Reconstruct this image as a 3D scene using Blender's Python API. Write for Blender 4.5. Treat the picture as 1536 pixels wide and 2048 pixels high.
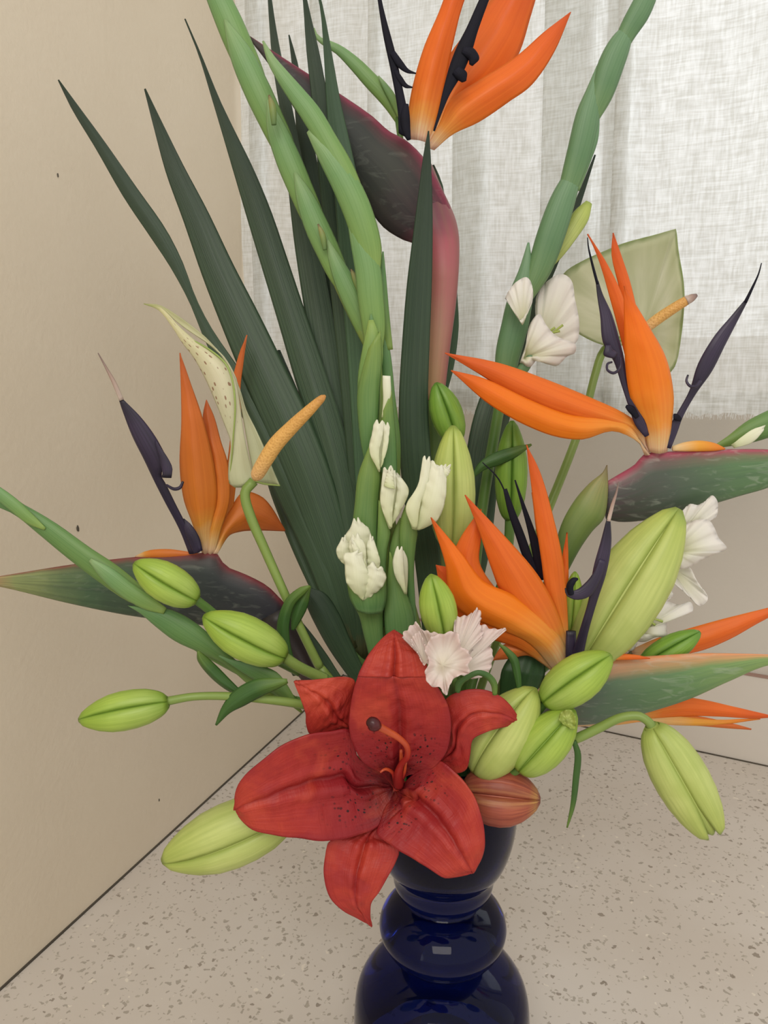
import bpy, math, random
from mathutils import Vector, Matrix
random.seed(4)
for o in list(bpy.data.objects): bpy.data.objects.remove(o, do_unlink=True)
SC = bpy.context.scene
COL = SC.collection
# ---------------------------------------------------------------- camera
F, PITCH, H = 1500.0, math.radians(10.0), 0.535
CP, SP = math.cos(PITCH), math.sin(PITCH)
cd = bpy.data.cameras.new('camera'); cam = bpy.data.objects.new('camera', cd); COL.objects.link(cam)
cam.location = (0, 0, H); cam.rotation_euler = (math.pi/2 - PITCH, 0, 0)
cd.sensor_fit = 'VERTICAL'; cd.sensor_height = 36; cd.lens = F/2048*36; cd.clip_start = .01
SC.camera = cam
# ---------------------------------------------------------------- world, lights, exposure
W = bpy.data.worlds.new('world'); SC.world = W; W.use_nodes = True
bg = W.node_tree.nodes['Background']; bg.inputs[0].default_value = (1.0, .955, .90, 1); bg.inputs[1].default_value = .79
def area(name, loc, target, size, power, color, sy=None):
    l = bpy.data.lights.new(name, 'AREA'); l.size = size; l.energy = power; l.color = color
    if sy: l.shape = 'RECTANGLE'; l.size_y = sy
    o = bpy.data.objects.new(name, l); COL.objects.link(o); o.location = loc
    o.rotation_euler = (Vector(target)-Vector(loc)).to_track_quat('-Z', 'Y').to_euler(); return o
area('daylight_outside', (1.85, 2.35, 1.25), (.8, .9, .95), 2.6, 19, (.85, .95, 1.0), 2.6)
sl = bpy.data.lights.new('added_sky_glow', 'SUN'); sl.energy = .5; sl.angle = math.radians(50); sl.color = (.90, .96, 1.0)  # sun-type lamp added as soft sky glow, meant to brighten the curtain's right side
so = bpy.data.objects.new('added_sky_glow', sl); COL.objects.link(so); so.rotation_euler = Vector((.86, .5, -.05)).to_track_quat('-Z', 'Y').to_euler()
area('room_light', (-.15, -1.3, 1.75), (-.1, .6, .4), 1.2, 17, (1.0, .94, .84), 1.0)
SC.view_settings.view_transform = 'Standard'; SC.view_settings.look = 'None'
SC.view_settings.exposure = 0.22; SC.view_settings.gamma = 1.0; SC.view_settings.use_curve_mapping = False

# ---------------------------------------------------------------- helpers
def ray(x, y):
    b = y-1024.0
    return Vector((x-768.0, F*CP-b*SP, -(F*SP+b*CP)))
def P(x, y, D):
    r = ray(x, y); t = D/r.y
    return Vector((0, 0, H)) + r*t
def S(y, D): return D/(F*CP-(y-1024.0)*SP)
def PZ(x, y, z=0.0):
    r = ray(x, y); return Vector((0, 0, H)) + r*((z-H)/r.z)
CAM = Vector((0, 0, H))
def cr(pts, n):
    """Catmull-Rom through tuples, resampled to n+1 samples by chord length"""
    k = len(pts[0])
    if len(pts) == 2: return [tuple(pts[0][j]+(pts[1][j]-pts[0][j])*i/n for j in range(k)) for i in range(n+1)]
    d = [0.0]
    for a, b in zip(pts, pts[1:]): d.append(d[-1]+max(1e-6, math.hypot(a[0]-b[0], a[1]-b[1])))
    T = d[-1]; out = []; s = 0
    for i in range(n+1):
        t = T*i/n
        while s < len(pts)-2 and t > d[s+1]: s += 1
        u = (t-d[s])/(d[s+1]-d[s]); h = d[s+1]-d[s]
        p1, p2 = pts[s], pts[s+1]
        p0 = pts[s-1] if s > 0 else None; p3 = pts[s+2] if s+2 < len(pts) else None
        r = []
        for j in range(k):
            m1 = (p2[j]-p0[j])/(d[s+1]-d[s-1])*h if p0 else (p2[j]-p1[j])
            m2 = (p3[j]-p1[j])/(d[s+2]-d[s])*h if p3 else (p2[j]-p1[j])
            r.append((2*u**3-3*u*u+1)*p1[j]+(u**3-2*u*u+u)*m1+(-2*u**3+3*u*u)*p2[j]+(u**3-u*u)*m2)
        out.append(tuple(r))
    return out
def lin(vals, u):
    if not isinstance(vals, (list, tuple)): return vals
    f = u*(len(vals)-1); i = min(int(f), len(vals)-2)
    return vals[i]+(vals[i+1]-vals[i])*(f-i)
def mk(name, vs, fs, uvs, mat, parent=None, thick=0, smooth=True, kind=None, label=None):
    me = bpy.data.meshes.new(name); me.from_pydata([tuple(v) for v in vs], [], fs); me.update()
    if uvs:
        ul = me.uv_layers.new(name='UVMap')
        for lp in me.loops: ul.data[lp.index].uv = uvs[lp.vertex_index]
    if smooth:
        for p in me.polygons: p.use_smooth = True
    me.materials.append(mat)
    o = bpy.data.objects.new(name, me); COL.objects.link(o)
    if parent:
        o.parent = parent
        q = parent; off = Vector((0, 0, 0))
        while q: off += q.location; q = q.parent
        for v in me.vertices: v.co -= off
    if thick:
        m = o.modifiers.new('thickness', 'SOLIDIFY'); m.thickness = thick; m.offset = 0
    if kind: o['kind'] = kind
    if label: o['label'] = label
    return o
def thing(name, label, cat, loc=(0, 0, 0), group=None, parent=None):
    o = bpy.data.objects.new(name, None); COL.objects.link(o); o.location = loc; o.empty_display_size = .02
    if parent: o.parent = parent; o.location = (0, 0, 0)
    if label: o['label'] = label
    if cat: o['category'] = cat
    if group: o['group'] = group
    return o
def tag(o, label, cat, group=None):
    o['label'] = label; o['category'] = cat
    if group: o['group'] = group
    return o
def edges(C):
    A, B = [], []
    n = len(C)
    for i, c in enumerate(C):
        a = C[max(0, i-1)]; b = C[min(n-1, i+1)]
        dx, dy = b[0]-a[0], b[1]-a[1]; L = math.hypot(dx, dy) or 1
        nx, ny = -dy/L, dx/L
        A.append((c[0]-nx*c[2]/2, c[1]-ny*c[2]/2)); B.append((c[0]+nx*c[2]/2, c[1]+ny*c[2]/2))
    return A, B
def grid_faces(nu, nv, close=False):
    fs = []; w = nv if close else nv+1
    for i in range(nu):
        for j in range(nv):
            a = i*w+j; b = i*w+(j+1) % w
            fs.append((a, b, b+w, a+w))
    return fs
def frame(PA, PB):
    N = []; n = len(PA)
    last = None
    for i in range(n):
        mid0 = (PA[max(0, i-1)]+PB[max(0, i-1)])/2; mid1 = (PA[min(n-1, i+1)]+PB[min(n-1, i+1)])/2
        ac = PB[i]-PA[i]
        if ac.length < 2e-4 and last is not None: N.append(last); continue
        if ac.length < 2e-4: ac = PB[min(n-1, i+2)]-PA[min(n-1, i+2)]
        nn = (mid1-mid0).cross(ac)
        if nn.length < 1e-12: nn = CAM-mid0
        nn.normalize()
        if nn.dot(CAM-mid0) < 0: nn = -nn
        last = nn; N.append(nn)
    return N
def sheet(name, A, B, D, mat, parent=None, mid=0, nu=26, nv=10, dome=.08, fold=0, ruf=0, rk=7, thick=.0007, tilt=0, rib=0, ribn=0, label=None, shape=None, creases=0, uvr=(0, 1), scal=0):
    """a thin curved surface between two edges; D is its distance, tilt lets edge B stand further back"""
    if A and len(A[0]) == 3 and B is None: A, B = edges(A)
    a = cr(A, nu); b = cr(B, nu)
    PA = []; PB = []
    for i in range(nu+1):
        u = i/nu; d = lin(D, u); t = lin(tilt, u)
        PA.append(P(a[i][0], a[i][1], d-t/2)); PB.append(P(b[i][0], b[i][1], d+t/2))
    N = frame(PA, PB); vs = []; uv = []
    ph = random.random()*6
    for i in range(nu+1):
        u = i/nu; w = (PB[i]-PA[i]).length; dm = lin(dome, u); fo = lin(fold, u)
        for j in range(nv+1):
            v = j/nv; e = abs(2*v-1)
            h = dm*w*math.sin(math.pi*v) - fo*w*(e if shape != 'gutter' else -(1-e)**1.0*0+e)
            if mid: h -= lin(mid, u)*w*(math.exp(-((v-.5)/.045)**2)-.45*math.exp(-((v-.40)/.05)**2)-.45*math.exp(-((v-.60)/.05)**2))
            if rib: h += rib*w*abs(math.sin(math.pi*v*ribn))
            if ruf:
                s = 1 if v > .5 else -1
                edge = max(e**2.2, (u**6))
                h += ruf*edge*math.sin(rk*2*math.pi*u+ph+s*1.3+3*v)*(.5+.5*math.sin(3.1*u*6.28+ph*2+s))
            if creases: h += creases*(math.sin(u*37+v*9+ph)+.6*math.sin(u*71-v*23+ph*3))*math.sin(math.pi*v)
            p = PA[i].lerp(PB[i], v)+N[i]*h
            if scal and u > .75:
                tg_ = ((PA[i]+PB[i])-(PA[i-1]+PB[i-1])).normalized(); p += tg_*scal*((u-.75)/.25)**2*(math.sin(v*11+ph)*.7+.6*math.sin(v*math.pi))
            vs.append(p); uv.append((uvr[0]+(uvr[1]-uvr[0])*u, v))
    return mk(name, vs, grid_faces(nu, nv), uv, mat, parent, thick, label=label)
def solid(name, A, B, D, mat, parent=None, nu=24, m=16, th=.7, keel=0, label=None, groove=0):
    """a closed rounded body between two edges; th = its depth over its width"""
    if A and len(A[0]) == 3 and B is None: A, B = edges(A)
    a = cr(A, nu); b = cr(B, nu)
    PA = [P(a[i][0], a[i][1], lin(D, i/nu)) for i in range(nu+1)]
    PB = [P(b[i][0], b[i][1], lin(D, i/nu)) for i in range(nu+1)]
    N = frame(PA, PB); vs = []; uv = []
    for i in range(nu+1):
        mid = (PA[i]+PB[i])/2; ac = (PB[i]-PA[i])/2; w = ac.length; t = lin(th, i/nu)
        for k in range(m):
            ph = 2*math.pi*k/m; c, s = math.cos(ph), math.sin(ph)
            ss = abs(s)**(1+keel)*(1 if s > 0 else -1)
            g = 1-groove*max(0, 1-abs(c)*4)
            vs.append(mid-ac*c+N[i]*w*t*ss*g); uv.append((i/nu, (1-c)/2))
    fs = grid_faces(nu, m, True)
    fs.append(tuple(range(m-1, -1, -1))); fs.append(tuple(nu*m+k for k in range(m)))
    return mk(name, vs, fs, uv, mat, parent, label=label)
def tube3(name, pts, mat, parent=None, m=10, nu=28, label=None, flat=1.0):
    """pts: world x,y,z,radius"""
    q = []
    d = [0.0]
    for a, b in zip(pts, pts[1:]): d.append(d[-1]+(Vector(a[:3])-Vector(b[:3])).length)
    q = cr([(d[i], 0, *p) for i, p in enumerate(pts)], nu)
    C = [Vector(p[2:5]) for p in q]; R = [max(1e-4, p[5]) for p in q]
    vs = []; uv = []; up = None
    for i in range(nu+1):
        t = (C[min(nu, i+1)]-C[max(0, i-1)]).normalized()
        if up is None: up = t.cross(Vector((0, 1, .1))).normalized()
        up = (up-t*up.dot(t)).normalized(); s = t.cross(up)
        for k in range(m):
            a = 2*math.pi*k/m
            vs.append(C[i]+up*math.cos(a)*R[i]+s*math.sin(a)*R[i]*flat); uv.append((i/nu, k/m))
    fs = grid_faces(nu, m, True)
    fs.append(tuple(range(m-1, -1, -1))); fs.append(tuple(nu*m+k for k in range(m)))
    return mk(name, vs, fs, uv, mat, parent, label=label)
def tube(name, pts, mat, parent=None, **k):
    """pts: pixel x, y, distance, pixel width"""
    return tube3(name, [(*P(x, y, D), w/2*S(y, D)) for x, y, D, w in pts], mat, parent, **k)
def petal(name, out, c, D, mat, parent=None, De=None, cup=0, ruf=.0, rk=9, nr=9, nt=56, thick=.0006, label=None, jag=0, rp=2):
    """a petal fanned out of its throat point c; out = closed outline, optionally with its own distance offset"""
    o3 = [(p[0], p[1], p[2] if len(p) > 2 else 0.0) for p in out]
    o3 = o3+[o3[0]]
    b = cr(o3, nt)[:-1]
    De = D if De is None else De
    ph = random.random()*6
    vs = [P(c[0], c[1], D)]; uv = [(0, .5)]
    for r in range(1, nr+1):
        f = r/nr
        for k in range(nt):
            x, y, dd = b[k]; th = k/nt*2*math.pi
            s = 1+jag*math.sin(rk*1.7*th+ph)*f
            d = D+(De-D)*f+dd*f + cup*math.sin(math.pi*f) + ruf*f**rp*(math.sin(rk*th+ph)+.6*math.sin(rk*2.3*th+ph*2))
            vs.append(P(c[0]+(x-c[0])*f*s, c[1]+(y-c[1])*f*s, d)); uv.append((f, k/nt))
    fs = [(0, 1+k, 1+(k+1) % nt) for k in range(nt)]
    for r in range(nr-1):
        for k in range(nt):
            a = 1+r*nt+k; bq = 1+r*nt+(k+1) % nt
            fs.append((a, a+nt, bq+nt, bq))
    return mk(name, vs, fs, uv, mat, parent, thick, label=label)
PROF = [(0, .30), (.03, .48), (.1, .68), (.22, .88), (.36, .98), (.5, 1), (.64, .94), (.78, .76), (.88, .55), (.95, .36), (.985, .22), (1, .1)]
def prof(t, pr=PROF):
    for (a, x), (b, y) in zip(pr, pr[1:]):
        if t <= b: u = (t-a)/(b-a); return x+(y-x)*u
    return pr[-1][1]
def bud(parent, base, tip, w, m_t, roll=0, splay=0, bend=0, label=None, core=None, n=3, slim=1.0):
    """lily bud: a core under three broad outer tepals whose edges meet in grooves"""
    b = P(*base); t = P(*tip); ax = t-b; L = ax.length; az = ax.normalized()
    R = w/2*S((base[1]+tip[1])/2, (base[2]+tip[2])/2)
    tc = (CAM-(b+t)/2); e1 = (tc-az*tc.dot(az)).normalized(); e2 = az.cross(e1)
    bd = bend*L
    def body(name, a0, a1, rf, nu, nv, par, close, mat, th=0, out=0, lab=None):
        vs, uv = [], []
        for i in range(nu+1):
            u = i/nu; r = R*prof(u**slim)
            cc = b+ax*u+e2*bd*math.sin(math.pi*u)
            for j in range(nv+(0 if close else 1)):
                v = j/nv; a = a0+(a1-a0)*v
                rr = r*rf(v, u)
                o = out*max(0, u-.55)**1.6*R*3
                am = (a0+a1)/2
                vs.append(cc+(e1*math.cos(a)+e2*math.sin(a))*rr+(e1*math.cos(am)+e2*math.sin(am))*o); uv.append((u, v))
        fs = grid_faces(nu, nv, close)
        if close: fs.append(tuple(range(nv-1, -1, -1))); fs.append(tuple(nu*nv+k for k in range(nv)))
        return mk(name, vs, fs, uv, mat, par, th, label=lab)
    c = body('lily_bud', 0, 2*math.pi, lambda v, u: .76+.04*math.cos(3*(v*2*math.pi-roll)), 22, 18, parent, True, core or m_t, lab=label)
    for k in range(n):
        a = roll+2*math.pi*k/n+math.pi/n
        sp = math.radians(59.5)
        body('tepal', a-sp, a+sp, lambda v, u: .77+.225*math.sin(math.pi*v)**.6+.02*math.exp(-((v-.5)/.06)**2), 22, 12, c, False, m_t, .0005, splay)
    return c

# ---------------------------------------------------------------- materials
def sr(c):
    if isinstance(c, str): c = tuple(int(c[i:i+2], 16) for i in (0, 2, 4))
    return tuple(((x/255)/12.92 if x <= 10 else ((x/255+.055)/1.055)**2.4) for x in c)+(1,)
class NT:
    def __init__(s, name):
        s.m = bpy.data.materials.new(name); s.m.use_nodes = True; s.t = s.m.node_tree; s.t.nodes.clear()
    def n(s, typ, **k):
        nd = s.t.nodes.new(typ)
        for a, b in k.items():
            if a.startswith('i'): nd.inputs[int(a[1:])].default_value = b
            else: setattr(nd, a, b)
        return nd
    def l(s, a, b): s.t.links.new(a, b)
    def ramp(s, fac, stops, interp='LINEAR'):
        r = s.n('ShaderNodeValToRGB'); r.color_ramp.interpolation = interp; e = r.color_ramp.elements
        e[0].position, e[0].color = stops[0][0], stops[0][1]
        e[1].position, e[1].color = stops[-1][0], stops[-1][1]
        for p, c in stops[1:-1]: q = e.new(p); q.color = c
        s.l(fac, r.inputs[0]); return r.outputs[0]
    def mix(s, fac, a, b, mode='MIX'):
        m = s.n('ShaderNodeMix', data_type='RGBA', blend_type=mode)
        for v, i in ((fac, 0), (a, 6), (b, 7)):
            if hasattr(v, 'links'): s.l(v, m.inputs[i])
            else: m.inputs[i].default_value = v
        return m.outputs[2]
    def math(s, op, a, b=None, c=None):
        m = s.n('ShaderNodeMath', operation=op)
        for i, v in enumerate((a, b, c)):
            if v is None: continue
            if hasattr(v, 'links'): s.l(v, m.inputs[i])
            else: m.inputs[i].default_value = v
        return m.outputs[0]
def G(x): return (x, x, x, 1)
def plant(name, stops, su=2, sv=30, streak=.25, dark=None, vst=None, trans=.25, rough=.45, bump=.25, blotch=0, blotchc=None, spec=.4, spots=None, scratch=0, sheen=0, jit=.12):
    """procedural plant tissue: colour along the length, streaks along the veins, optional edge colours across"""
    q = NT(name)
    uv = q.n('ShaderNodeTexCoord').outputs['UV']; ob = q.n('ShaderNodeTexCoord').outputs['Object']
    sx = q.n('ShaderNodeSeparateXYZ'); q.l(uv, sx.inputs[0]); U, V = sx.outputs[0], sx.outputs[1]
    nz = q.n('ShaderNodeTexNoise'); nz.inputs['Scale'].default_value = 60; q.l(ob, nz.inputs['Vector'])
    uj = q.math('ADD', U, q.math('MULTIPLY', q.math('SUBTRACT', nz.outputs[0], .5), jit))
    col = q.ramp(uj, [(p, sr(c)) for p, c in stops])
    mp = q.n('ShaderNodeMapping'); q.l(uv, mp.inputs[0]); mp.inputs['Scale'].default_value = (su, sv, 1)
    st = q.n('ShaderNodeTexNoise'); st.inputs['Scale'].default_value = 1.0; st.inputs['Detail'].default_value = 3; q.l(mp.outputs[0], st.inputs['Vector'])
    sf = q.ramp(st.outputs[0], [(.38, G(0)), (.62, G(1))])
    if vst:
        vf = q.ramp(q.math('ADD', V, q.math('MULTIPLY', q.math('SUBTRACT', nz.outputs[0], .5), .12)), [(p, G(a)) for p, a in vst[1]])
        col = q.mix(vf, col, sr(vst[0]))
    dk = sr(dark) if dark else None
    if dk: col = q.mix(q.math('MULTIPLY', sf, streak), col, dk)
    else: col = q.mix(q.math('MULTIPLY', sf, streak), col, q.mix(1.0, col, (.45, .45, .45, 1), 'MULTIPLY'))
    if blotch:
        bn = q.n('ShaderNodeTexNoise'); bn.inputs['Scale'].default_value = blotch; bn.inputs['Detail'].default_value = 2; q.l(ob, bn.inputs['Vector'])
        col = q.mix(q.ramp(bn.outputs[0], [(.5, G(0)), (.68, G(.7))]), col, sr(blotchc))
    if spots:
        mp2 = q.n('ShaderNodeMapping'); q.l(uv, mp2.inputs[0]); mp2.inputs['Scale'].default_value = spots[1]
        vo = q.n('ShaderNodeTexVoronoi'); vo.inputs['Scale'].default_value = 1; q.l(mp2.outputs[0], vo.inputs['Vector'])
        s1 = q.ramp(vo.outputs['Distance'], [(spots[2], G(1)), (spots[2]+.07, G(0))])
        win = q.ramp(U, [(spots[3][0], G(0)), (spots[3][1], G(1)), (spots[3][2], G(1)), (spots[3][3], G(0))])
        col = q.mix(q.math('MULTIPLY', s1, win), col, sr(spots[0]))
    if scratch:
        mp3 = q.n('ShaderNodeMapping'); q.l(ob, mp3.inputs[0]); mp3.inputs['Scale'].default_value = (50, 120, 170)
        sn = q.n('ShaderNodeTexNoise'); sn.inputs['Scale'].default_value = 1; sn.inputs['Detail'].default_value = 4; sn.inputs['Distortion'].default_value = 1.5; q.l(mp3.outputs[0], sn.inputs['Vector'])
        col = q.mix(q.ramp(sn.outputs[0], [(.56, G(0)), (.72, G(scratch))]), col, sr('a9b0a2'))
    pb = q.n('ShaderNodeBsdfPrincipled'); q.l(col, pb.inputs['Base Color']); pb.inputs['Roughness'].default_value = rough
    pb.inputs['Specular IOR Level'].default_value = spec
    if sheen: pb.inputs['Sheen Weight'].default_value = sheen
    bp = q.n('ShaderNodeBump'); bp.inputs['Strength'].default_value = bump; bp.inputs['Distance'].default_value = .0008
    q.l(st.outputs[0], bp.inputs['Height']); q.l(bp.outputs[0], pb.inputs['Normal'])
    out = q.n('ShaderNodeOutputMaterial')
    if trans:
        tr = q.n('ShaderNodeBsdfTranslucent'); q.l(col, tr.inputs[0]); ms = q.n('ShaderNodeMixShader'); ms.inputs[0].default_value = trans
        q.l(pb.outputs[0], ms.inputs[1]); q.l(tr.outputs[0], ms.inputs[2]); q.l(ms.outputs[0], out.inputs[0])
    else: q.l(pb.outputs[0], out.inputs[0])
    return q.m
M = {}
M['blade'] = plant('dark_blade_leaf', [(0, '2d3c2e'), (.5, '41563f'), (.95, '4c6649'), (1, '6b6642')], 1.2, 34, .45, '1d3226', trans=.12, rough=.42, bump=.5)
M['blade2'] = plant('green_blade_leaf', [(0, '3a503c'), (.5, '506e50'), (1, '5c8260')], 1.2, 30, .4, '24402c', trans=.15, rough=.42, bump=.5)
M['leaf'] = plant('lily_leaf', [(0, '4d7238'), (.6, '476d36'), (1, '749040')], 2, 14, .3, '2a4f20', trans=.25, rough=.4)
M['leafdark'] = plant('dark_lily_leaf', [(0, '2c4a2c'), (1, '3a5c33')], 2, 12, .3, '20361f', trans=.15)
M['glad'] = plant('gladiolus_bract', [(0, '94ad5c'), (.25, '7fa058'), (.7, '779e66'), (1, '90ac78')], 1.5, 16, .25, '4a7a34', trans=.15, rough=.42)
M['gladd'] = plant('gladiolus_bract_deep', [(0, '88a050'), (.3, '70904e'), (.8, '628a54'), (1, '70945f')], 1.5, 16, .3, '386a30', trans=.12, rough=.42)
M['gladb'] = plant('gladiolus_bract_blue_green', [(0, '7c9a62'), (.4, '658960'), (1, '7a9c78')], 1.5, 14, .3, '3f6c44', trans=.15, rough=.45)
M['stem'] = plant('green_stem', [(0, '7b9048'), (1, '83994e')], 3, 4, .2, '567a30', trans=0, rough=.4)
M['stemd'] = plant('deep_green_stem', [(0, '5a7c3c'), (1, '6a8a46')], 3, 4, .2, '3f6828', trans=0, rough=.4)
M['bud'] = plant('lily_bud', [(0, '7d9c38'), (.2, 'a2b95a'), (.6, 'a5bf52'), (.9, '94b03f'), (1, '7f9a38')], 1.5, 13, .4, '7b9a35', vst=('6f9433', [(0, .85), (.1, .2), (.2, 0), (.8, 0), (.9, .2), (1, .85)]), trans=.1, rough=.4, bump=.35)
M['budp'] = plant('pale_lily_bud', [(0, '93a450'), (.15, 'b9c674'), (.6, 'c4cf7c'), (.92, 'b4c262'), (1, '8fa44a')], 1.5, 12, .4, '94a850', vst=('9fb25a', [(0, .6), (.12, .15), (.2, 0), (.8, 0), (.88, .15), (1, .6)]), trans=.12, rough=.42, bump=.4, blotch=40, blotchc='a9b860')
M['budg'] = plant('deep_green_lily_bud', [(0, '6c9436'), (.3, '86ab44'), (.8, '7ba23c'), (1, '5f8a30')], 1.5, 13, .4, '557f2c', vst=('4f7a2a', [(0, .85), (.12, .2), (.2, 0), (.8, 0), (.88, .2), (1, .85)]), trans=.08, rough=.4, bump=.3)
M['budr'] = plant('red_lily_bud', [(0, '95503c'), (.5, 'a2543f'), (.85, 'aa5c40'), (.95, 'b98a4a'), (1, '8f3a32')], 1.2, 16, .75, '7c362c', vst=('c09a5a', [(0, 0), (.1, .35), (.2, 0), (.8, 0), (.9, .35), (1, 0)]), trans=.05, rough=.45, bump=.6)
M['orange'] = plant('orange_sepal', [(0, 'ecd4c0'), (.07, 'f2d49c'), (.14, 'f7b454'), (.22, 'f99a3c'), (.35, 'f98a32'), (.7, 'f58030'), (1, 'e0662c')], 1.0, 12, .28, 'd9541a', trans=.38, rough=.42, bump=.25, vst=('f59a35', [(0, .35), (.12, 0), (.88, 0), (1, .35)]))
M['orangel'] = plant('light_orange_sepal', [(0, 'f0dcc0'), (.07, 'f4d89c'), (.16, 'fbb650'), (.4, 'fd9c2a'), (.8, 'fb8a26'), (1, 'e66e28')], 1.0, 12, .25, 'ea6a18', trans=.4, rough=.4, bump=.25)
M['orangem'] = plant('muted_orange_sepal', [(0, 'e8ccac'), (.08, 'e8c484'), (.16, 'e6a244'), (.25, 'e48830'), (.7, 'e27e38'), (1, 'd06c36')], 1.0, 12, .25, 'c05c20', trans=.25, rough=.45, bump=.25)
M['yellow'] = plant('yellow_rim', [(0, 'f3e0b0'), (.5, 'f2b244'), (1, 'e9822c')], 1, 8, .2, 'e08a2a', trans=.3)
M['tongue'] = plant('indigo_tongue', [(0, '342a46'), (.4, '2b2338'), (.8, '3a3048'), (1, '1d1a26')], 1.2, 7, .5, '15131f', trans=0, rough=.42, bump=.4)
M['black'] = plant('black_tongue', [(0, '1c1c2a'), (.5, '15151f'), (1, '1b1a26')], 1.2, 7, .4, '0c0c14', trans=0, rough=.65, bump=.4, spec=.15)
M['awn'] = plant('dry_awn', [(0, 'cdbcb0'), (.5, 'a58c80'), (1, '6e5c58')], 1.2, 5, .4, '7c6660', trans=0)
M['spathe'] = plant('dark_spathe', [(0, '33303a'), (.35, '343c38'), (.62, '4a6448'), (.85, '8a9560'), (1, 'b98468')], 1.2, 10, .35, '262f30', vst=('8e3d42', [(0, .8), (.04, .5), (.1, .1), (.2, 0), (1, 0)]), trans=0, rough=.45, spec=.3, scratch=.15)
M['spathet'] = plant('dark_purple_spathe', [(0, '96505a'), (.05, '6e3c48'), (.13, '3e3234'), (.3, '34362f'), (.6, '2b302e'), (.8, '3a3436'), (1, '4a403c')], 1.2, 10, .35, '1e2426', vst=('85344a', [(0, .95), (.05, .85), (.15, .2), (.3, 0), (1, 0)]), trans=0, rough=.5, spec=.25, scratch=.08)
M['spather'] = plant('green_spathe', [(0, '4c3f44'), (.3, '4a5348'), (.6, '55734d'), (1, '5d8050')], 1.2, 10, .35, '39503e', vst=('a5405a', [(0, .95), (.05, .85), (.15, .2), (.3, 0), (1, 0)]), trans=0, rough=.4, scratch=.28)
M['spatheg'] = plant('light_green_spathe', [(0, '5c4a4a'), (.2, '58665a'), (.5, '628254'), (.85, '86a05c'), (1, 'a0b070')], 1.2, 10, .35, '45664a', vst=('dc8f62', [(0, .95), (.12, .6), (.32, 0), (1, 0)]), trans=0, rough=.4, scratch=.28)
M['pinkstem'] = plant('pink_flower_stem', [(0, 'b08f68'), (.3, 'a87a68'), (.58, 'a4525c'), (.7, '6a3844'), (.8, '3e3034'), (1, '38302e')], 1.2, 6, .25, '7f6a4e', vst=('9b5560', [(0, 0), (.5, 0), (.9, .6), (1, .8)]), trans=0, rough=.45)
M['neck'] = plant('olive_neck', [(0, '4f6c38'), (.5, '77894a'), (.85, '8a8450'), (1, '6a4a3a')], 1.2, 8, .35, '55703c', trans=0, rough=.45)
M['neckdark'] = plant('plum_neck', [(0, '2b2a28'), (.5, '4a3034'), (1, '4f3038')], 1.2, 6, .3, '2b2024', trans=0)
M['creamneck'] = plant('cream_neck', [(0, 'c89a86'), (.3, 'e6c79a'), (.7, 'f0b868'), (1, 'f79a40')], 1.2, 9, .3, 'd9a878', trans=.2)
M['white'] = plant('white_floret', [(0, 'cdd39a'), (.3, 'e9e9d0'), (.7, 'f1efe6'), (1, 'f6f2ee')], 1.0, 22, .10, 'dcd8c4', trans=.35, rough=.5, bump=.2)
M['cream'] = plant('cream_bud_floret', [(0, 'd4dcaa'), (.3, 'eaedcc'), (1, 'f6f6e6')], 1.0, 16, .14, 'd2d8a8', trans=.3, rough=.5, bump=.2)
M['pinkwhite'] = plant('pinkish_white_floret', [(0, 'e6e0cc'), (.5, 'efe8e0'), (1, 'f1e0dc')], 1.0, 20, .12, 'dccfc4', trans=.35, rough=.5, bump=.3)
M['anth'] = plant('cream_spathe_leaf', [(0, 'c9cfa8'), (.5, 'd6d4b4'), (1, 'cfcf9a')], 5, 8, .25, 'b9bd90', trans=.3, rough=.35, bump=.3)
M['anths'] = plant('spotted_cream_spathe_leaf', [(0, 'd0d4b0'), (.5, 'd9d4b6'), (.9, 'd6d0a0'), (1, '8f9a50')], 5, 8, .2, 'bfc094', trans=.25, rough=.35, bump=.3, spots=('9a7a60', (24, 7, 1), .2, (.25, .4, .8, .92)))
M['anthb'] = plant('backlit_pale_spathe', [(0, 'e2e4cc'), (.6, 'eeeedd'), (.95, 'e6e8d0'), (1, 'a4b47c')], 1, 16, .45, 'c4caa4', trans=.7, rough=.4, bump=.4)
M['edge'] = plant('green_edge', [(0, '93a65a'), (1, '8da055')], 3, 3, .2, '7c9248', trans=0)
def spadix_mat():
    q = NT('spadix'); tc = q.n('ShaderNodeTexCoord')
    sx = q.n('ShaderNodeSeparateXYZ'); q.l(tc.outputs['UV'], sx.inputs[0])
    col = q.ramp(sx.outputs[0], [(0, sr('e2b47e')), (.3, sr('dfae62')), (.9, sr('cf9a50')), (1, sr('b98244'))])
    vo = q.n('ShaderNodeTexVoronoi'); vo.inputs['Scale'].default_value = 650; q.l(tc.outputs['Object'], vo.inputs['Vector'])
    col = q.mix(q.ramp(vo.outputs['Distance'], [(.15, G(.5)), (.5, G(0))]), col, sr('b9803e'))
    pb = q.n('ShaderNodeBsdfPrincipled'); q.l(col, pb.inputs[0]); pb.inputs['Roughness'].default_value = .5
    bp = q.n('ShaderNodeBump'); bp.inputs['Strength'].default_value = .6; bp.inputs['Distance'].default_value = .0006; q.l(vo.outputs['Distance'], bp.inputs['Height']); q.l(bp.outputs[0], pb.inputs['Normal'])
    q.l(pb.outputs[0], q.n('ShaderNodeOutputMaterial').inputs[0]); return q.m
M['spadix'] = spadix_mat()
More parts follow.
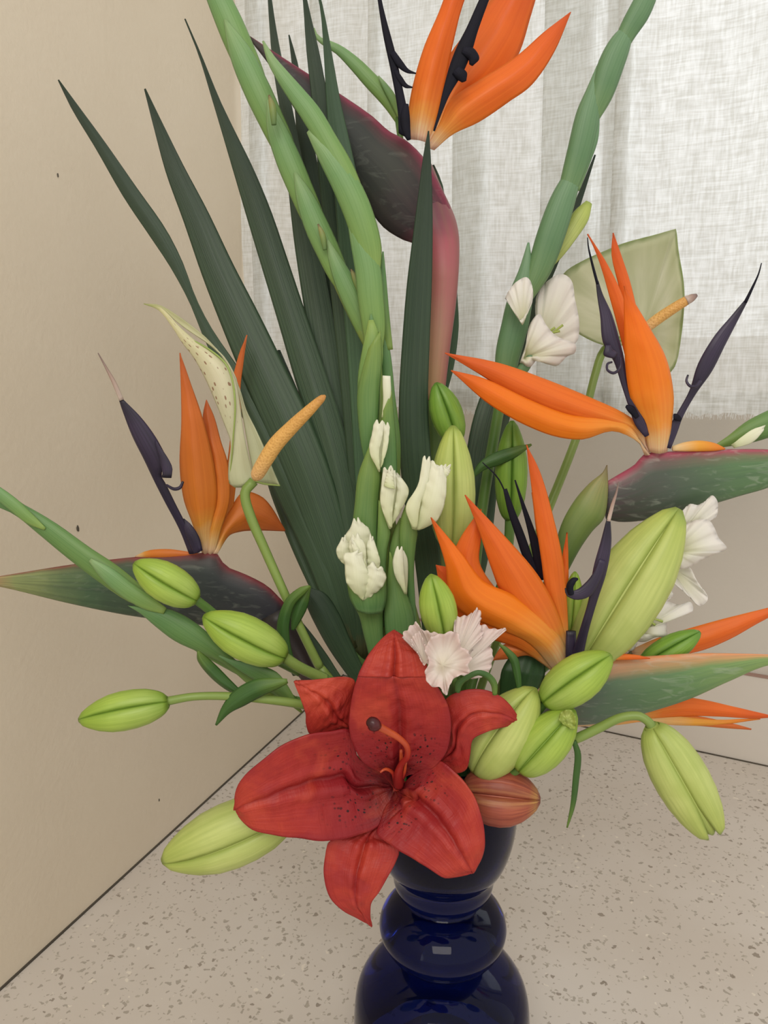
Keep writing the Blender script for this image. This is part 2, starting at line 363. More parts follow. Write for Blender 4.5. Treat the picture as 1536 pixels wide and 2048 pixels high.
def lily_mat():
    q = NT('red_lily_tepal'); tc = q.n('ShaderNodeTexCoord')
    sx = q.n('ShaderNodeSeparateXYZ'); q.l(tc.outputs['UV'], sx.inputs[0]); U, V = sx.outputs[0], sx.outputs[1]
    nz = q.n('ShaderNodeTexNoise'); nz.inputs['Scale'].default_value = 45; q.l(tc.outputs['Object'], nz.inputs['Vector'])
    uj = q.math('ADD', U, q.math('MULTIPLY', q.math('SUBTRACT', nz.outputs[0], .5), .25))
    col = q.ramp(uj, [(0, sr('28060c')), (.12, sr('6a141a')), (.3, sr('9c242a')), (.6, sr('b6352d')), (.85, sr('c24433')), (1, sr('ad2f2b'))])
    # pale bloom of orange beside the midrib, deeper margin
    mid = q.math('ABSOLUTE', q.math('SUBTRACT', V, .5))
    col = q.mix(q.ramp(mid, [(.42, G(0)), (.5, G(.6))]), col, sr('8f1c26'))
    col = q.mix(q.ramp(mid, [(0, G(.55)), (.018, G(.4)), (.04, G(0))]), col, sr('8a1e1e'))
    mp = q.n('ShaderNodeMapping'); q.l(tc.outputs['UV'], mp.inputs[0]); mp.inputs['Scale'].default_value = (3, 34, 1)
    st = q.n('ShaderNodeTexNoise'); st.inputs['Scale'].default_value = 1; st.inputs['Detail'].default_value = 4; q.l(mp.outputs[0], st.inputs['Vector'])
    col = q.mix(q.ramp(st.outputs[0], [(.4, G(.28)), (.6, G(0))]), col, sr('a02024'))
    mp2 = q.n('ShaderNodeMapping'); q.l(tc.outputs['UV'], mp2.inputs[0]); mp2.inputs['Scale'].default_value = (34, 22, 1)
    vo = q.n('ShaderNodeTexVoronoi'); vo.inputs['Scale'].default_value = 1; q.l(mp2.outputs[0], vo.inputs['Vector'])
    s1 = q.ramp(vo.outputs['Distance'], [(.2, G(1)), (.3, G(0))])
    win = q.math('MULTIPLY', q.ramp(U, [(.08, G(0)), (.14, G(1)), (.36, G(1)), (.5, G(0))]), q.ramp(mid, [(.05, G(0)), (.1, G(1)), (.32, G(1)), (.45, G(0))]))
    col = q.mix(q.math('MULTIPLY', s1, win), col, sr('2b0a10'))
    pn = q.n('ShaderNodeTexNoise'); pn.inputs['Scale'].default_value = 34; pn.inputs['Detail'].default_value = 4; pn.inputs['Distortion'].default_value = .8; q.l(tc.outputs['Object'], pn.inputs['Vector'])
    col = q.mix(q.ramp(pn.outputs[0], [(.52, G(0)), (.7, G(.55))]), col, sr('d4553a'))
    col = q.mix(q.ramp(pn.outputs[0], [(.32, G(.5)), (.46, G(0))]), col, sr('98202c'))
    pb = q.n('ShaderNodeBsdfPrincipled'); q.l(col, pb.inputs[0]); pb.inputs['Roughness'].default_value = .46; pb.inputs['Specular IOR Level'].default_value = .4
    cn = q.n('ShaderNodeTexNoise'); cn.inputs['Scale'].default_value = 220; cn.inputs['Detail'].default_value = 3; q.l(tc.outputs['Object'], cn.inputs['Vector'])
    mpt = q.n('ShaderNodeMapping'); q.l(tc.outputs['UV'], mpt.inputs[0]); mpt.inputs['Scale'].default_value = (70, 7, 1)
    tn = q.n('ShaderNodeTexNoise'); tn.inputs['Scale'].default_value = 1; tn.inputs['Detail'].default_value = 3; tn.inputs['Distortion'].default_value = .6; q.l(mpt.outputs[0], tn.inputs['Vector'])
    on = q.n('ShaderNodeTexNoise'); on.inputs['Scale'].default_value = 28; on.inputs['Detail'].default_value = 3; q.l(tc.outputs['Object'], on.inputs['Vector'])
    hh = q.math('ADD', st.outputs[0], q.math('ADD', q.math('MULTIPLY', cn.outputs[0], .5), q.math('MULTIPLY', tn.outputs[0], .8)))
    bp = q.n('ShaderNodeBump'); bp.inputs['Strength'].default_value = .5; bp.inputs['Distance'].default_value = .0009; q.l(hh, bp.inputs['Height']); q.l(bp.outputs[0], pb.inputs['Normal'])
    tr = q.n('ShaderNodeBsdfTranslucent'); q.l(col, tr.inputs[0]); ms = q.n('ShaderNodeMixShader'); ms.inputs[0].default_value = .22
    q.l(pb.outputs[0], ms.inputs[1]); q.l(tr.outputs[0], ms.inputs[2]); q.l(ms.outputs[0], q.n('ShaderNodeOutputMaterial').inputs[0]); return q.m
M['lily'] = lily_mat()
M['pistil'] = plant('red_pistil', [(0, '7c1a1c'), (.5, 'a82c24'), (.85, 'c4562c'), (1, 'b0482a')], 2, 4, .2, '8a2020', trans=0, rough=.35)
M['stigma'] = plant('dark_stigma', [(0, '5a1a1e'), (1, '3a1418')], 2, 4, .2, '2a0c10', trans=0, rough=.3)
def wall_mat(name, c1, c2, sc=260, bump=.25, rough=.75):
    q = NT(name); tc = q.n('ShaderNodeTexCoord')
    n1 = q.n('ShaderNodeTexNoise'); n1.inputs['Scale'].default_value = 4; n1.inputs['Detail'].default_value = 4; q.l(tc.outputs['Object'], n1.inputs['Vector'])
    col = q.mix(q.ramp(n1.outputs[0], [(.3, G(0)), (.7, G(1))]), sr(c1), sr(c2))
    n2 = q.n('ShaderNodeTexNoise'); n2.inputs['Scale'].default_value = sc; n2.inputs['Detail'].default_value = 3; q.l(tc.outputs['Object'], n2.inputs['Vector'])
    pb = q.n('ShaderNodeBsdfPrincipled'); q.l(col, pb.inputs[0]); pb.inputs['Roughness'].default_value = rough; pb.inputs['Specular IOR Level'].default_value = .3
    bp = q.n('ShaderNodeBump'); bp.inputs['Strength'].default_value = bump; bp.inputs['Distance'].default_value = .0012; q.l(n2.outputs[0], bp.inputs['Height']); q.l(bp.outputs[0], pb.inputs['Normal'])
    q.l(pb.outputs[0], q.n('ShaderNodeOutputMaterial').inputs[0]); return q.m
M['wall'] = wall_mat('cream_wall_paint', 'd8ccb8', 'd2c5b0', 160, .35)
M['backwall'] = wall_mat('grey_white_wall_paint', 'ccc6bc', 'c6bfb5', 130, .2)
M['upstand'] = wall_mat('smooth_upstand', 'd2cbc2', 'cec6bc', 60, .05, .4)
M['grout'] = wall_mat('dark_joint', '5a5348', '4c463e', 60, .05)
M['line'] = wall_mat('reddish_joint', 'a08478', '98796e', 60, .05)
def quartz():
    q = NT('speckled_quartz'); tc = q.n('ShaderNodeTexCoord'); ob = tc.outputs['Object']
    n1 = q.n('ShaderNodeTexNoise'); n1.inputs['Scale'].default_value = 5; n1.inputs['Detail'].default_value = 3; q.l(ob, n1.inputs['Vector'])
    col = q.mix(q.ramp(n1.outputs[0], [(.35, G(0)), (.65, G(1))]), sr('cfc8c0'), sr('c7beb4'))
    dn = q.n('ShaderNodeTexNoise'); dn.inputs['Scale'].default_value = 160; dn.inputs['Detail'].default_value = 2; q.l(ob, dn.inputs['Vector'])
    dv = q.n('ShaderNodeVectorMath', operation='SCALE'); q.l(dn.outputs['Color'], dv.inputs[0]); dv.inputs['Scale'].default_value = .010
    av = q.n('ShaderNodeVectorMath', operation='ADD'); q.l(ob, av.inputs[0]); q.l(dv.outputs[0], av.inputs[1])
    def chips(scale, r0, r1, keep, c, off):
        nonlocal col
        mp = q.n('ShaderNodeMapping'); q.l(av.outputs[0], mp.inputs[0]); mp.inputs['Location'].default_value = (off, off*.7, 0); mp.inputs['Scale'].default_value = (1, 1, .001)
        vo = q.n('ShaderNodeTexVoronoi'); vo.inputs['Scale'].default_value = scale; q.l(mp.outputs[0], vo.inputs['Vector'])
        sp = q.n('ShaderNodeSeparateColor'); q.l(vo.outputs['Color'], sp.inputs[0])
        size = q.math('MULTIPLY', sp.outputs[1], r1-r0); size = q.math('ADD', size, r0)
        a = q.math('LESS_THAN', vo.outputs['Distance'], size); b = q.math('LESS_THAN', sp.outputs[0], keep)
        col = q.mix(q.math('MULTIPLY', q.math('MULTIPLY', a, b), .8), col, sr(c))
    chips(130, .16, .29, .85, '9c9488', .3)
    chips(210, .12, .34, .55, 'aca497', 1.7)
    chips(90, .10, .24, .35, '867b6e', 3.1)
    chips(100, .08, .22, .25, 'ddd5c8', 5.3)
    pb = q.n('ShaderNodeBsdfPrincipled'); q.l(col, pb.inputs[0]); pb.inputs['Roughness'].default_value = .38; pb.inputs['Specular IOR Level'].default_value = .35
    q.l(pb.outputs[0], q.n('ShaderNodeOutputMaterial').inputs[0]); return q.m
M['quartz'] = quartz()
def linen():
    q = NT('sheer_linen'); tc = q.n('ShaderNodeTexCoord'); uv = tc.outputs['UV']
    def nz(sx, sy, det=2):
        mp = q.n('ShaderNodeMapping'); q.l(uv, mp.inputs[0]); mp.inputs['Scale'].default_value = (sx, sy, 1)
        n = q.n('ShaderNodeTexNoise'); n.inputs['Scale'].default_value = 1; n.inputs['Detail'].default_value = det; q.l(mp.outputs[0], n.inputs['Vector']); return n.outputs[0]
    w = q.math('ADD', nz(640, 60), nz(60, 640)); w2 = q.math('ADD', nz(210, 26), nz(26, 210))
    f = q.ramp(q.math('MULTIPLY', q.math('ADD', w, q.math('MULTIPLY', w2, .6)), .3125), [(.41, G(0)), (.59, G(1))])
    col = q.mix(f, sr('dddcd7'), sr('f2f2f0'))
    df = q.n('ShaderNodeBsdfDiffuse'); q.l(col, df.inputs[0])
    tr = q.n('ShaderNodeBsdfTranslucent'); q.l(q.mix(f, sr('d9dad6'), sr('fafdff')), tr.inputs[0])
    ms = q.n('ShaderNodeMixShader'); ms.inputs[0].default_value = .72; q.l(df.outputs[0], ms.inputs[1]); q.l(tr.outputs[0], ms.inputs[2])
    tp = q.n('ShaderNodeBsdfTransparent'); m2 = q.n('ShaderNodeMixShader'); q.l(q.math('ADD', q.math('MULTIPLY', f, .07), .045), m2.inputs[0])
    q.l(ms.outputs[0], m2.inputs[1]); q.l(tp.outputs[0], m2.inputs[2]); q.l(m2.outputs[0], q.n('ShaderNodeOutputMaterial').inputs[0]); return q.m
M['linen'] = linen()
def simple(name, c, rough=.5, **k):
    q = NT(name); pb = q.n('ShaderNodeBsdfPrincipled'); pb.inputs[0].default_value = sr(c); pb.inputs['Roughness'].default_value = rough
    for a, b in k.items(): pb.inputs[a.replace('_', ' ')].default_value = b
    q.l(pb.outputs[0], q.n('ShaderNodeOutputMaterial').inputs[0]); return q.m
M['frame'] = simple('window_frame_paint', 'e8e6e0', .4)
M['glass'] = simple('window_glass', 'ffffff', .02, Transmission_Weight=1.0, IOR=1.02)
M['blue'] = simple('cobalt_glass', '0a175a', .04, Transmission_Weight=.92, IOR=1.27)
M['water'] = simple('blue_tinted_water', '16286e', .02, Transmission_Weight=1.0, IOR=1.2)

# ---------------------------------------------------------------- the setting
wl0 = PZ(0, 1980); wl1 = PZ(605, 1425)
bk0 = PZ(1230, 1461); bk1 = PZ(1536, 1526)
def line_x(p, d, q, e):
    t = ((q.x-p.x)*e.y-(q.y-p.y)*e.x)/(d.x*e.y-d.y*e.x); return p+d*t
dl = (wl1-wl0).normalized(); db = (bk1-bk0).normalized()
corner = line_x(wl0, dl, bk0, db)
nl = Vector((-dl.y, dl.x, 0))      # out of the room, through the left wall
nb = Vector((-db.y, db.x, 0))      # out of the room, through the back wall
def prism(name, pts, z0, z1, mat, parent=None, kind=None, label=None):
    n = len(pts); vs = [(p.x, p.y, z0) for p in pts]+[(p.x, p.y, z1) for p in pts]
    fs = [tuple(range(n-1, -1, -1)), tuple(range(n, 2*n))]+[(i, (i+1) % n, n+(i+1) % n, n+i) for i in range(n)]
    return mk(name, vs, fs, None, mat, parent, smooth=False, kind=kind, label=label)
TOP = 1.55
wa = corner-dl*1.9
wl = prism('wall_left', [wa, corner+dl*.1, corner+dl*.1+nl*.08, wa+nl*.08], -.04, TOP, M['wall'], kind='structure')
zs = .565; sL, sR = .09, 1.25        # window opening in the back wall
wb = prism('wall_back', [corner-db*.0, corner+db*1.5, corner+db*1.5+nb*.12, corner+nb*.12], -.04, zs, M['backwall'], kind='structure')
for (a, b, z0, z1) in ((0, sL, zs, TOP), (sR, 1.5, zs, TOP), (sL, sR, 1.45, TOP)):
    prism('wall_panel', [corner+db*a, corner+db*b, corner+db*b+nb*.12, corner+db*a+nb*.12], z0, z1, M['backwall'], wb)
win = thing('window_1', None, None); win['kind'] = 'structure'
for (a, b, z0, z1) in ((sL, sL+.04, zs, 1.45), (sR-.04, sR, zs, 1.45), (sL, sR, zs, zs+.03), (sL, sR, 1.41, 1.45), (.66, .69, zs, 1.45)):
    prism('window_frame', [corner+db*a+nb*.06, corner+db*b+nb*.06, corner+db*b+nb*.1, corner+db*a+nb*.1], z0, z1, M['frame'], win)
for a, b in ((sL+.04, .66), (.69, sR-.04)):
    prism('pane', [corner+db*a+nb*.078, corner+db*b+nb*.078, corner+db*b+nb*.082, corner+db*a+nb*.082], zs+.03, 1.41, M['glass'], win)
ct = prism('countertop', [wa-dl*.0, corner, corner+db*1.5, corner+db*1.5-nb*1.9, wa-nl*.0-dl*.3], -.03, 0, M['quartz'])
tag(ct, 'beige speckled quartz countertop under the blue vase', 'countertop')
up_h = .128
us = prism('baseboard_back', [corner-nb*.010, corner+db*1.5-nb*.010, corner+db*1.5, corner], .0, up_h, M['upstand'], kind='structure')
prism('joint_line', [corner-nb*.0112, corner+db*1.5-nb*.0112, corner+db*1.5-nb*.002, corner-nb*.002], up_h, up_h+.0018, M['line'], us)
prism('seal_strip', [corner-nb*.0125, corner+db*1.5-nb*.0125, corner+db*1.5-nb*.009, corner-nb*.009], .0, .0012, M['grout'], us)
bl = prism('trim_1', [wa-nl*.0014, corner-nl*.0014, corner-nl*.0, wa], .0, .0022, M['grout'], kind='structure')
# curtain: pleated linen sheet hanging in front of the window, meeting the left wall
r = ray(490, 400); cpt = line_x(Vector((0, 0, 0)), Vector((r.x, r.y, 0)), wl0.xy.to_3d(), dl)
ct0 = cpt - nl*.004
cur = thing('curtain', 'sheer white linen curtain hanging in front of the window', 'curtain', (ct0.x, ct0.y, .505))
def s_at(px, y=300):
    r = ray(px, y); q = line_x(Vector((0, 0, 0)), Vector((r.x, r.y, 0)), ct0.xy.to_3d(), db); return (q-ct0.xy.to_3d()).dot(db)
folds = [(518, 548), (640, 668), (752, 776), (918, 985), (1092, 1190), (1235, 1262), (1600, 1660), (1730, 1760)]
def cloth_path():
    """plan of the cloth: at every pleat it doubles back over itself"""
    pts = [(0.0, .004)]
    for a, b in folds:
        a, b = s_at(a), s_at(b)
        pts += [(a-.012, .003), (b-.004, .004), (b, .0065), (b-.004, .009), (a+.004, .010), (a, .0125), (a+.004, .015), (b+.01, .014), (b+.03, .009)]
    pts.append((s_at(1790), .004))
    return cr([(p[0], p[1]*1.0) for p in pts], 520)
PATH = cloth_path()
NS, NZ = 520, 26; SM = s_at(1780)
HEM = .502
cv, cuv = [], []
def cloth(j, z):
    s_, d_ = PATH[j]
    s_ += .010*(z-.8)*math.sin(s_*9+1)*min(1, s_*12); d_ += .003*math.sin(s_*40+z*2)+.002*math.sin(s_*90+z*5)
    s_ += .0025*math.sin(z*22+1.2)*math.exp(-s_*60)
    return ct0+db*s_-nb*(d_+.006), s_
for i in range(NZ+1):
    z = HEM+(TOP-.1-HEM)*(i/NZ)**1.3
    for j in range(NS+1):
        p, s_ = cloth(j, z); cv.append((p.x, p.y, z+(.0015*math.sin(j*.31)+.0015*math.sin(j*.77) if i == 0 else 0))); cuv.append((j/NS*SM*1.3, z))
cl = mk('curtain_cloth', cv, grid_faces(NZ, NS), cuv, M['linen'], cur)
hv, huv = [], []
for z in (HEM+.001, HEM+.012, HEM+.022):
    for j in range(NS+1):
        p, s_ = cloth(j, z); p = p-nb*.0012; hv.append((p.x, p.y, z)); huv.append((j/NS*SM*1.3, z))
mk('hem', hv, grid_faces(2, NS), huv, M['linen'], cur)
fv, ff = [], []
for k_ in range(1300):
    j = random.randrange(NS); p, s_ = cloth(j, HEM); L = random.uniform(.0015, .006); p = p+db*random.uniform(0, .0016); a = random.uniform(-.002, .002)
    k = len(fv); d = db*.00018; q = p+db*a
    fv += [(p-d).to_tuple()[:2]+(HEM+.002,), (p+d).to_tuple()[:2]+(HEM+.002,), (q+d).to_tuple()[:2]+(HEM-L,), (q-d).to_tuple()[:2]+(HEM-L,)]
    ff.append((k, k+1, k+2, k+3))
mk('frayed_threads', fv, ff, None, M['linen'], cur, kind='stuff', smooth=False)
# scuffs on the painted wall
def wall_pt(px, py):
    r = ray(px, py); q = line_x(Vector((0, 0, 0)), Vector((r.x, r.y, 0)), wl0.xy.to_3d(), dl); t = q.y/r.y; return CAM+r*t
for px, py, s in ((155, 1057, .0035), (115, 350, .0018), (318, 1600, .002)):
    c = wall_pt(px, py)-nl*.0004
    pts = [c+dl*math.cos(a)*s*.8*random.uniform(.5, 1)+Vector((0, 0, 1))*math.sin(a)*s*1.3*random.uniform(.5, 1) for a in [k*.785 for k in range(8)]]
    mk('scuff_mark', [c-nl*.0004]+pts, [(0, 1+k, 1+(k+1) % 8) for k in range(8)], None, M['grout'], wl)

# ---------------------------------------------------------------- vase
VD = .50
V0 = P(888, 1665, VD); VX, VY = V0.x, VD
def zrow(y, D=VD): return P(888, y, D).z
zb, zm, zl = zrow(1655), zrow(1848), zrow(2012)
prof_v = [(0, .004), (.058, .0), (.066, .006), (.067, .022), (.0665, zl), (.063, zl+.018), (.052, zl+.033), (.036, zl+.043), (.026, zl+.047),
          (.0255, zm-.024), (.034, zm-.021), (.043, zm-.012), (.0475, zm), (.044, zm+.011), (.035, zm+.019), (.026, zm+.023), (.0245, zm+.027),
          (.030, zb-.052), (.0355, zb-.046), (.0375, zb-.037), (.038, zb-.031), (.044, zb-.024), (.050, zb-.006), (.0525, zb+.014), (.053, zb+.04), (.0535, zb+.066), (.054, zb+.070),
          (.0525, zb+.0705), (.0505, zb+.066), (.050, zb+.04), (.0492, zb+.014), (.046, zb-.005), (.038, zb-.022), (.02, zb-.03), (0, zb-.032)]
pp = cr([(a, b) for a, b in prof_v], 110)
def lathe(name, pr, mat, parent=None, m=72, label=None):
    vs, fs = [], []
    for i, (r_, z) in enumerate(pr):
        for k in range(m):
            a = 2*math.pi*k/m; rr = max(r_, 2e-4); vs.append((VX+rr*math.cos(a), VY+rr*math.sin(a), z))
    fs = grid_faces(len(pr)-1, m, True); fs.append(tuple(range(m-1, -1, -1))); n = (len(pr)-1)*m; fs.append(tuple(n+k for k in range(m)))
    return mk(name, vs, fs, None, mat, parent, label=label)
vase = thing('vase', 'dark cobalt blue glass vase with stacked rounded bulges holding the flowers', 'vase', (VX, VY, 0))
lathe('vase_body', pp, M['blue'], vase)
RIM = zb+.07

def stem_to_vase(parent, start, w0, mat, off=(0, 0), w1=None, via=None, name='stem'):
    """stem from a pixel point (x,y,D) down through the mouth of the vase"""
    a = P(*start); w1 = w1 or w0
    mouth = Vector((VX+off[0], VY+off[1], RIM+.012)); foot = Vector((VX+off[0]*.55, VY+off[1]*.55, zb-.012))
    pts = [(*a, w0/2*S(start[1], start[2]))]
    for v in (via or []): pts.append((*P(*v[:3]), v[3]/2*S(v[1], v[2])))
    r1 = w1/2*S(1450, VD)
    pts += [(*mouth, r1), (*(mouth.lerp(foot, .5)), r1*.95), (*foot, r1*.9)]
    return tube3(name, pts, mat, parent, m=10, nu=34)

# ---------------------------------------------------------------- blade leaves
def leaf_thing(label, C, D, mat='blade', dome=.06, fold=.05, rib=.012, ribn=7, nu=44, cat='leaf', name='blade_leaf', tilt=0, off=None, stemw=14, A=None, B=None, nv=14):
    base = C[-1] if C else ((A[-1][0]+B[-1][0])/2, (A[-1][1]+B[-1][1])/2)
    Db = D[-1] if isinstance(D, (list, tuple)) else D
    p0 = P(base[0], base[1], Db)
    t = thing(name, label, cat, p0, group='long dark green blade leaves' if name == 'blade_leaf' else None)
    if C: A, B = edges(C)
    sheet('leaf_blade', A, B, D, M[mat], t, nu=nu, nv=nv, dome=dome, fold=fold, rib=rib, ribn=ribn, tilt=tilt)
    if off is not None: stem_to_vase(t, (base[0], base[1], Db), stemw, M['stemd'], off, name='leaf_stalk')
    return t
leaf_thing('narrow twisted dark leaf reaching furthest left against the cream wall', [(117, 160, 2), (150, 215, 14), (200, 290, 22), (260, 385, 32), (315, 465, 34), (352, 528, 26), (385, 600, 15), (415, 665, 22), (460, 745, 38), (520, 850, 52), (580, 980, 60), (640, 1120, 50), (700, 1300, 34)], [.60, .59, .58, .565, .55, .53], off=(-.03, .02), fold=.12)
leaf_thing('broad straight dark leaf with a brown tip, second from the wall', [(290, 178, 3), (318, 255, 20), (350, 340, 38), (390, 430, 52), (435, 540, 66), (480, 640, 78), (525, 740, 86), (575, 850, 92), (620, 960, 88), (660, 1080, 74), (695, 1200, 54), (715, 1330, 34)], [.60, .59, .575, .56, .545, .53], off=(-.026, .025))
leaf_thing('long dark leaf with a thread-thin tip above the brown-tipped one', [(370, 38, 2), (400, 110, 5), (432, 200, 14), (455, 260, 24), (488, 345, 40), (518, 430, 50), (550, 530, 54), (585, 640, 58), (620, 750, 64), (655, 860, 64), (685, 980, 58), (705, 1120, 48), (720, 1320, 34)], [.605, .6, .59, .575, .56, .545, .53], off=(-.02, .03), fold=.1)
leaf_thing('slim dark leaf rising behind the two long gladiolus spikes', [(533, -70, 2), (545, 50, 12), (556, 130, 20), (576, 240, 26), (592, 350, 36), (612, 480, 48), (636, 620, 54), (660, 770, 56), (690, 930, 52), (712, 1120, 40), (725, 1320, 30)], [.6, .595, .59, .575, .56, .54], off=(-.015, .03))
leaf_thing('short-tipped dark leaf between the two tallest narrow leaves', [(578, 70, 2), (590, 130, 12), (602, 220, 24), (618, 340, 38), (642, 480, 50), (664, 620, 54), (690, 780, 54), (708, 950, 50), (722, 1120, 40), (730, 1320, 30)], [.61, .605, .6, .59, .575, .55], off=(-.01, .033))
leaf_thing('dark leaf crossing the dark spathe left of the top orange flower', [(597, -90, 2), (610, 0, 8), (625, 100, 24), (640, 200, 32), (652, 300, 38), (664, 400, 44), (682, 540, 50), (700, 700, 52), (716, 880, 50), (728, 1080, 42), (736, 1320, 30)], [.545, .545, .55, .555, .555, .545], off=(-.005, .033))
leaf_thing('dark leaf with a paler face just right of the one crossing the dark spathe', [(628, -50, 3), (644, 20, 6), (656, 110, 16), (667, 205, 28), (680, 293, 42), (696, 400, 52), (708, 550, 54), (720, 700, 52), (732, 900, 50), (740, 1100, 42), (748, 1320, 30)], [.535, .54, .545, .55, .55, .54], mat='blade2', off=(0, .034))
leaf_thing('upright dark leaf in front of the pink stem at the middle', [(857, 262, 2), (854, 310, 14), (851, 380, 26), (845, 480, 40), (838, 580, 50), (831, 700, 55), (827, 800, 58), (830, 900, 62), (840, 1000, 62), (853, 1100, 52), (862, 1200, 46), (870, 1340, 36)], [.52, .525, .53, .53, .53, .52], off=(0, .02), fold=.03)
leaf_thing('dark leaf sweeping up to the upper right behind the right gladiolus', [(1190, 310, 3), (1150, 420, 14), (1112, 505, 24), (1075, 580, 36), (1044, 660, 46), (1012, 750, 60), (985, 830, 70), (968, 910, 70), (960, 1000, 64), (955, 1090, 52), (935, 1200, 42), (905, 1340, 32)], [.61, .60, .59, .575, .56, .54], off=(.018, .025), fold=.03)
leaf_thing('wide pleated dark leaf at the foot of the left leaf fan', None, [.585, .58, .565, .55, .53], A=[(556, 700), (515, 830), (530, 950), (560, 1040), (600, 1135), (655, 1245), (712, 1345)], B=[(560, 700), (625, 850), (690, 1000), (710, 1100), (722, 1200), (735, 1290), (748, 1350)], rib=.02, ribn=9, nv=27, dome=.05, off=(-.02, .012))
leaf_thing('blunt dark leaf stub low in the left leaf fan', [(612, 1178, 10), (632, 1200, 44), (655, 1240, 52), (680, 1290, 46), (712, 1345, 34), (740, 1385, 26)], .49, dome=.15, off=(-.025, 0), ribn=3, stemw=12)
leaf_thing('thin dark leaf edge-on beside the left green flower stem', [(598, 1240, 4), (615, 1275, 22), (640, 1320, 34), (672, 1365, 30), (710, 1400, 20)], .485, dome=.2, off=(-.03, -.005), ribn=3, stemw=12)
leaf_thing('narrow green leaf behind the pink stem right of the upright leaf', [(866, 330, 4), (878, 370, 14), (884, 420, 16), (902, 520, 14), (908, 600, 14), (906, 660, 22), (896, 740, 20), (884, 800, 14), (880, 1000, 14), (880, 1350, 12)], .585, mat='blade2', off=(.005, .03))
leaf_thing('dark folded leaf under the lowest right orange flower', None, [.478, .47, .47], A=[(1040, 1288), (1005, 1340), (1000, 1400)], B=[(1090, 1300), (1090, 1350), (1070, 1400)], mat='leafdark', off=(.03, -.01), rib=.03, ribn=4, stemw=12, name='lily_leaf')

# ---------------------------------------------------------------- bird of paradise flowers
def bird(label, loc):
    return thing('bird_of_paradise', label, 'flower', P(*loc), group='bird of paradise flowers')
def sep(t, A, B, D, mat='orange', **k):
    k.setdefault('dome', .16); k.setdefault('fold', .12); k.setdefault('creases', .0002)
    return sheet('sepal', A, B, D, M[mat], t, nu=30, nv=12, thick=.0009, **k)
# left flower
t = bird('orange bird of paradise flower at far left with a long dark pointed spathe', (430, 1110, .53))
solid('spathe', [(568, 1205), (535, 1172), (490, 1148), (452, 1132), (432, 1106), (400, 1106), (280, 1113), (150, 1128), (0, 1152), (-60, 1160)],
      [(560, 1300), (520, 1282), (460, 1262), (400, 1250), (370, 1246), (320, 1240), (240, 1228), (130, 1205), (20, 1178), (-60, 1162)], [.53, .53, .53, .53, .53], M['spathe'], t, nu=36, th=.30, keel=.2)
stem_to_vase(t, (548, 1225, .53), 66, M['neckdark'], (-.03, .01), 26, via=[(585, 1290, .525, 58), (650, 1380, .51, 34)])
sep(t, [(405, 1108), (385, 1050), (366, 1000), (358, 930), (362, 850), (362, 780), (360, 706)], [(418, 1108), (420, 1060), (432, 1000), (426, 930), (405, 840), (380, 765), (360, 706)], [.53, .525, .52, .52], 'orangem')
sep(t, [(412, 1108), (415, 1060), (428, 1000), (420, 940), (407, 870), (406, 830), (413, 800)], [(428, 1108), (440, 1062), (458, 1000), (455, 930), (440, 880), (428, 835), (413, 800)], [.53, .53, .53, .535], 'orangem')
sep(t, [(416, 1108), (440, 1040), (450, 960), (462, 860), (462, 780), (478, 710), (494, 670)], [(424, 1108), (458, 1050), (472, 960), (482, 860), (480, 780), (487, 720), (494, 670)], [.54, .545, .55, .55], 'orangem')
sep(t, [(425, 1108), (438, 1070), (462, 1020), (490, 985), (530, 1000), (570, 1060)], [(434, 1108), (458, 1072), (480, 1064), (510, 1062), (540, 1062), (570, 1062)], [.53, .54, .55, .555], 'orangem')
solid('sepal', [(270, 1112), (295, 1101), (335, 1098), (375, 1103), (412, 1109)], [(270, 1114), (300, 1116), (335, 1117), (375, 1114), (412, 1111)], .53, M['orangem'], t, nu=14, m=10)
tg = solid('tongue', [(378, 1108), (358, 1058), (330, 1005), (308, 962), (288, 920), (264, 872), (246, 825), (236, 795)], [(400, 1104), (372, 1048), (350, 1005), (332, 968), (322, 948), (336, 930), (318, 885), (285, 838), (246, 798)], [.525, .515, .505, .5], M['tongue'], t, th=.35, nu=30)
solid('barb', [(310, 885), (325, 945), (322, 955)], D=.502, mat=M['tongue'], parent=tg, nu=10, th=.3, B=[(312, 880), (344, 932), (343, 956)])
tube('barb', [(333, 970, .505, 5), (348, 978, .503, 7), (360, 975, .503, 7), (366, 963, .503, 5)], M['tongue'], tg, nu=12)
solid('barb', [(396, 1104, 20), (388, 1080, 24), (376, 1055, 18), (366, 1038, 5)], None, .52, M['tongue'], tg, nu=10, th=.4)
tube('awn', [(243, 800, .5, 10), (228, 765, .498, 9), (212, 735, .497, 5), (196, 706, .496, 2)], M['awn'], tg, nu=14)
# top flower
t = bird('orange bird of paradise flower at the top with a pink-edged dark spathe', (845, 290, .56))
solid('spathe', [(908, 436), (890, 392), (870, 352), (850, 318), (813, 281), (778, 262), (743, 231), (676, 185), (611, 144), (555, 108), (497, 70)][::1],
      [(858, 515), (838, 492), (802, 478), (764, 452), (724, 396), (690, 342), (640, 285), (590, 220), (545, 140), (500, 80)], [.56, .56, .56, .56, .555], M['spathet'], t, nu=36, th=.30, keel=.2)
solid('neck', [(848, 800), (850, 720), (853, 620), (853, 540), (840, 495), (812, 455), (800, 400), (815, 340), (845, 315)], [(888, 800), (900, 700), (914, 590), (919, 490), (912, 440), (890, 392), (876, 360), (866, 335), (850, 312)], [.556, .556, .556, .566, .585], M['pinkstem'], t, nu=34, th=.7)
stem_to_vase(t, (868, 792, .558), 40, M['neck'], (.002, .012), 26, via=[(872, 1000, .55, 38)])
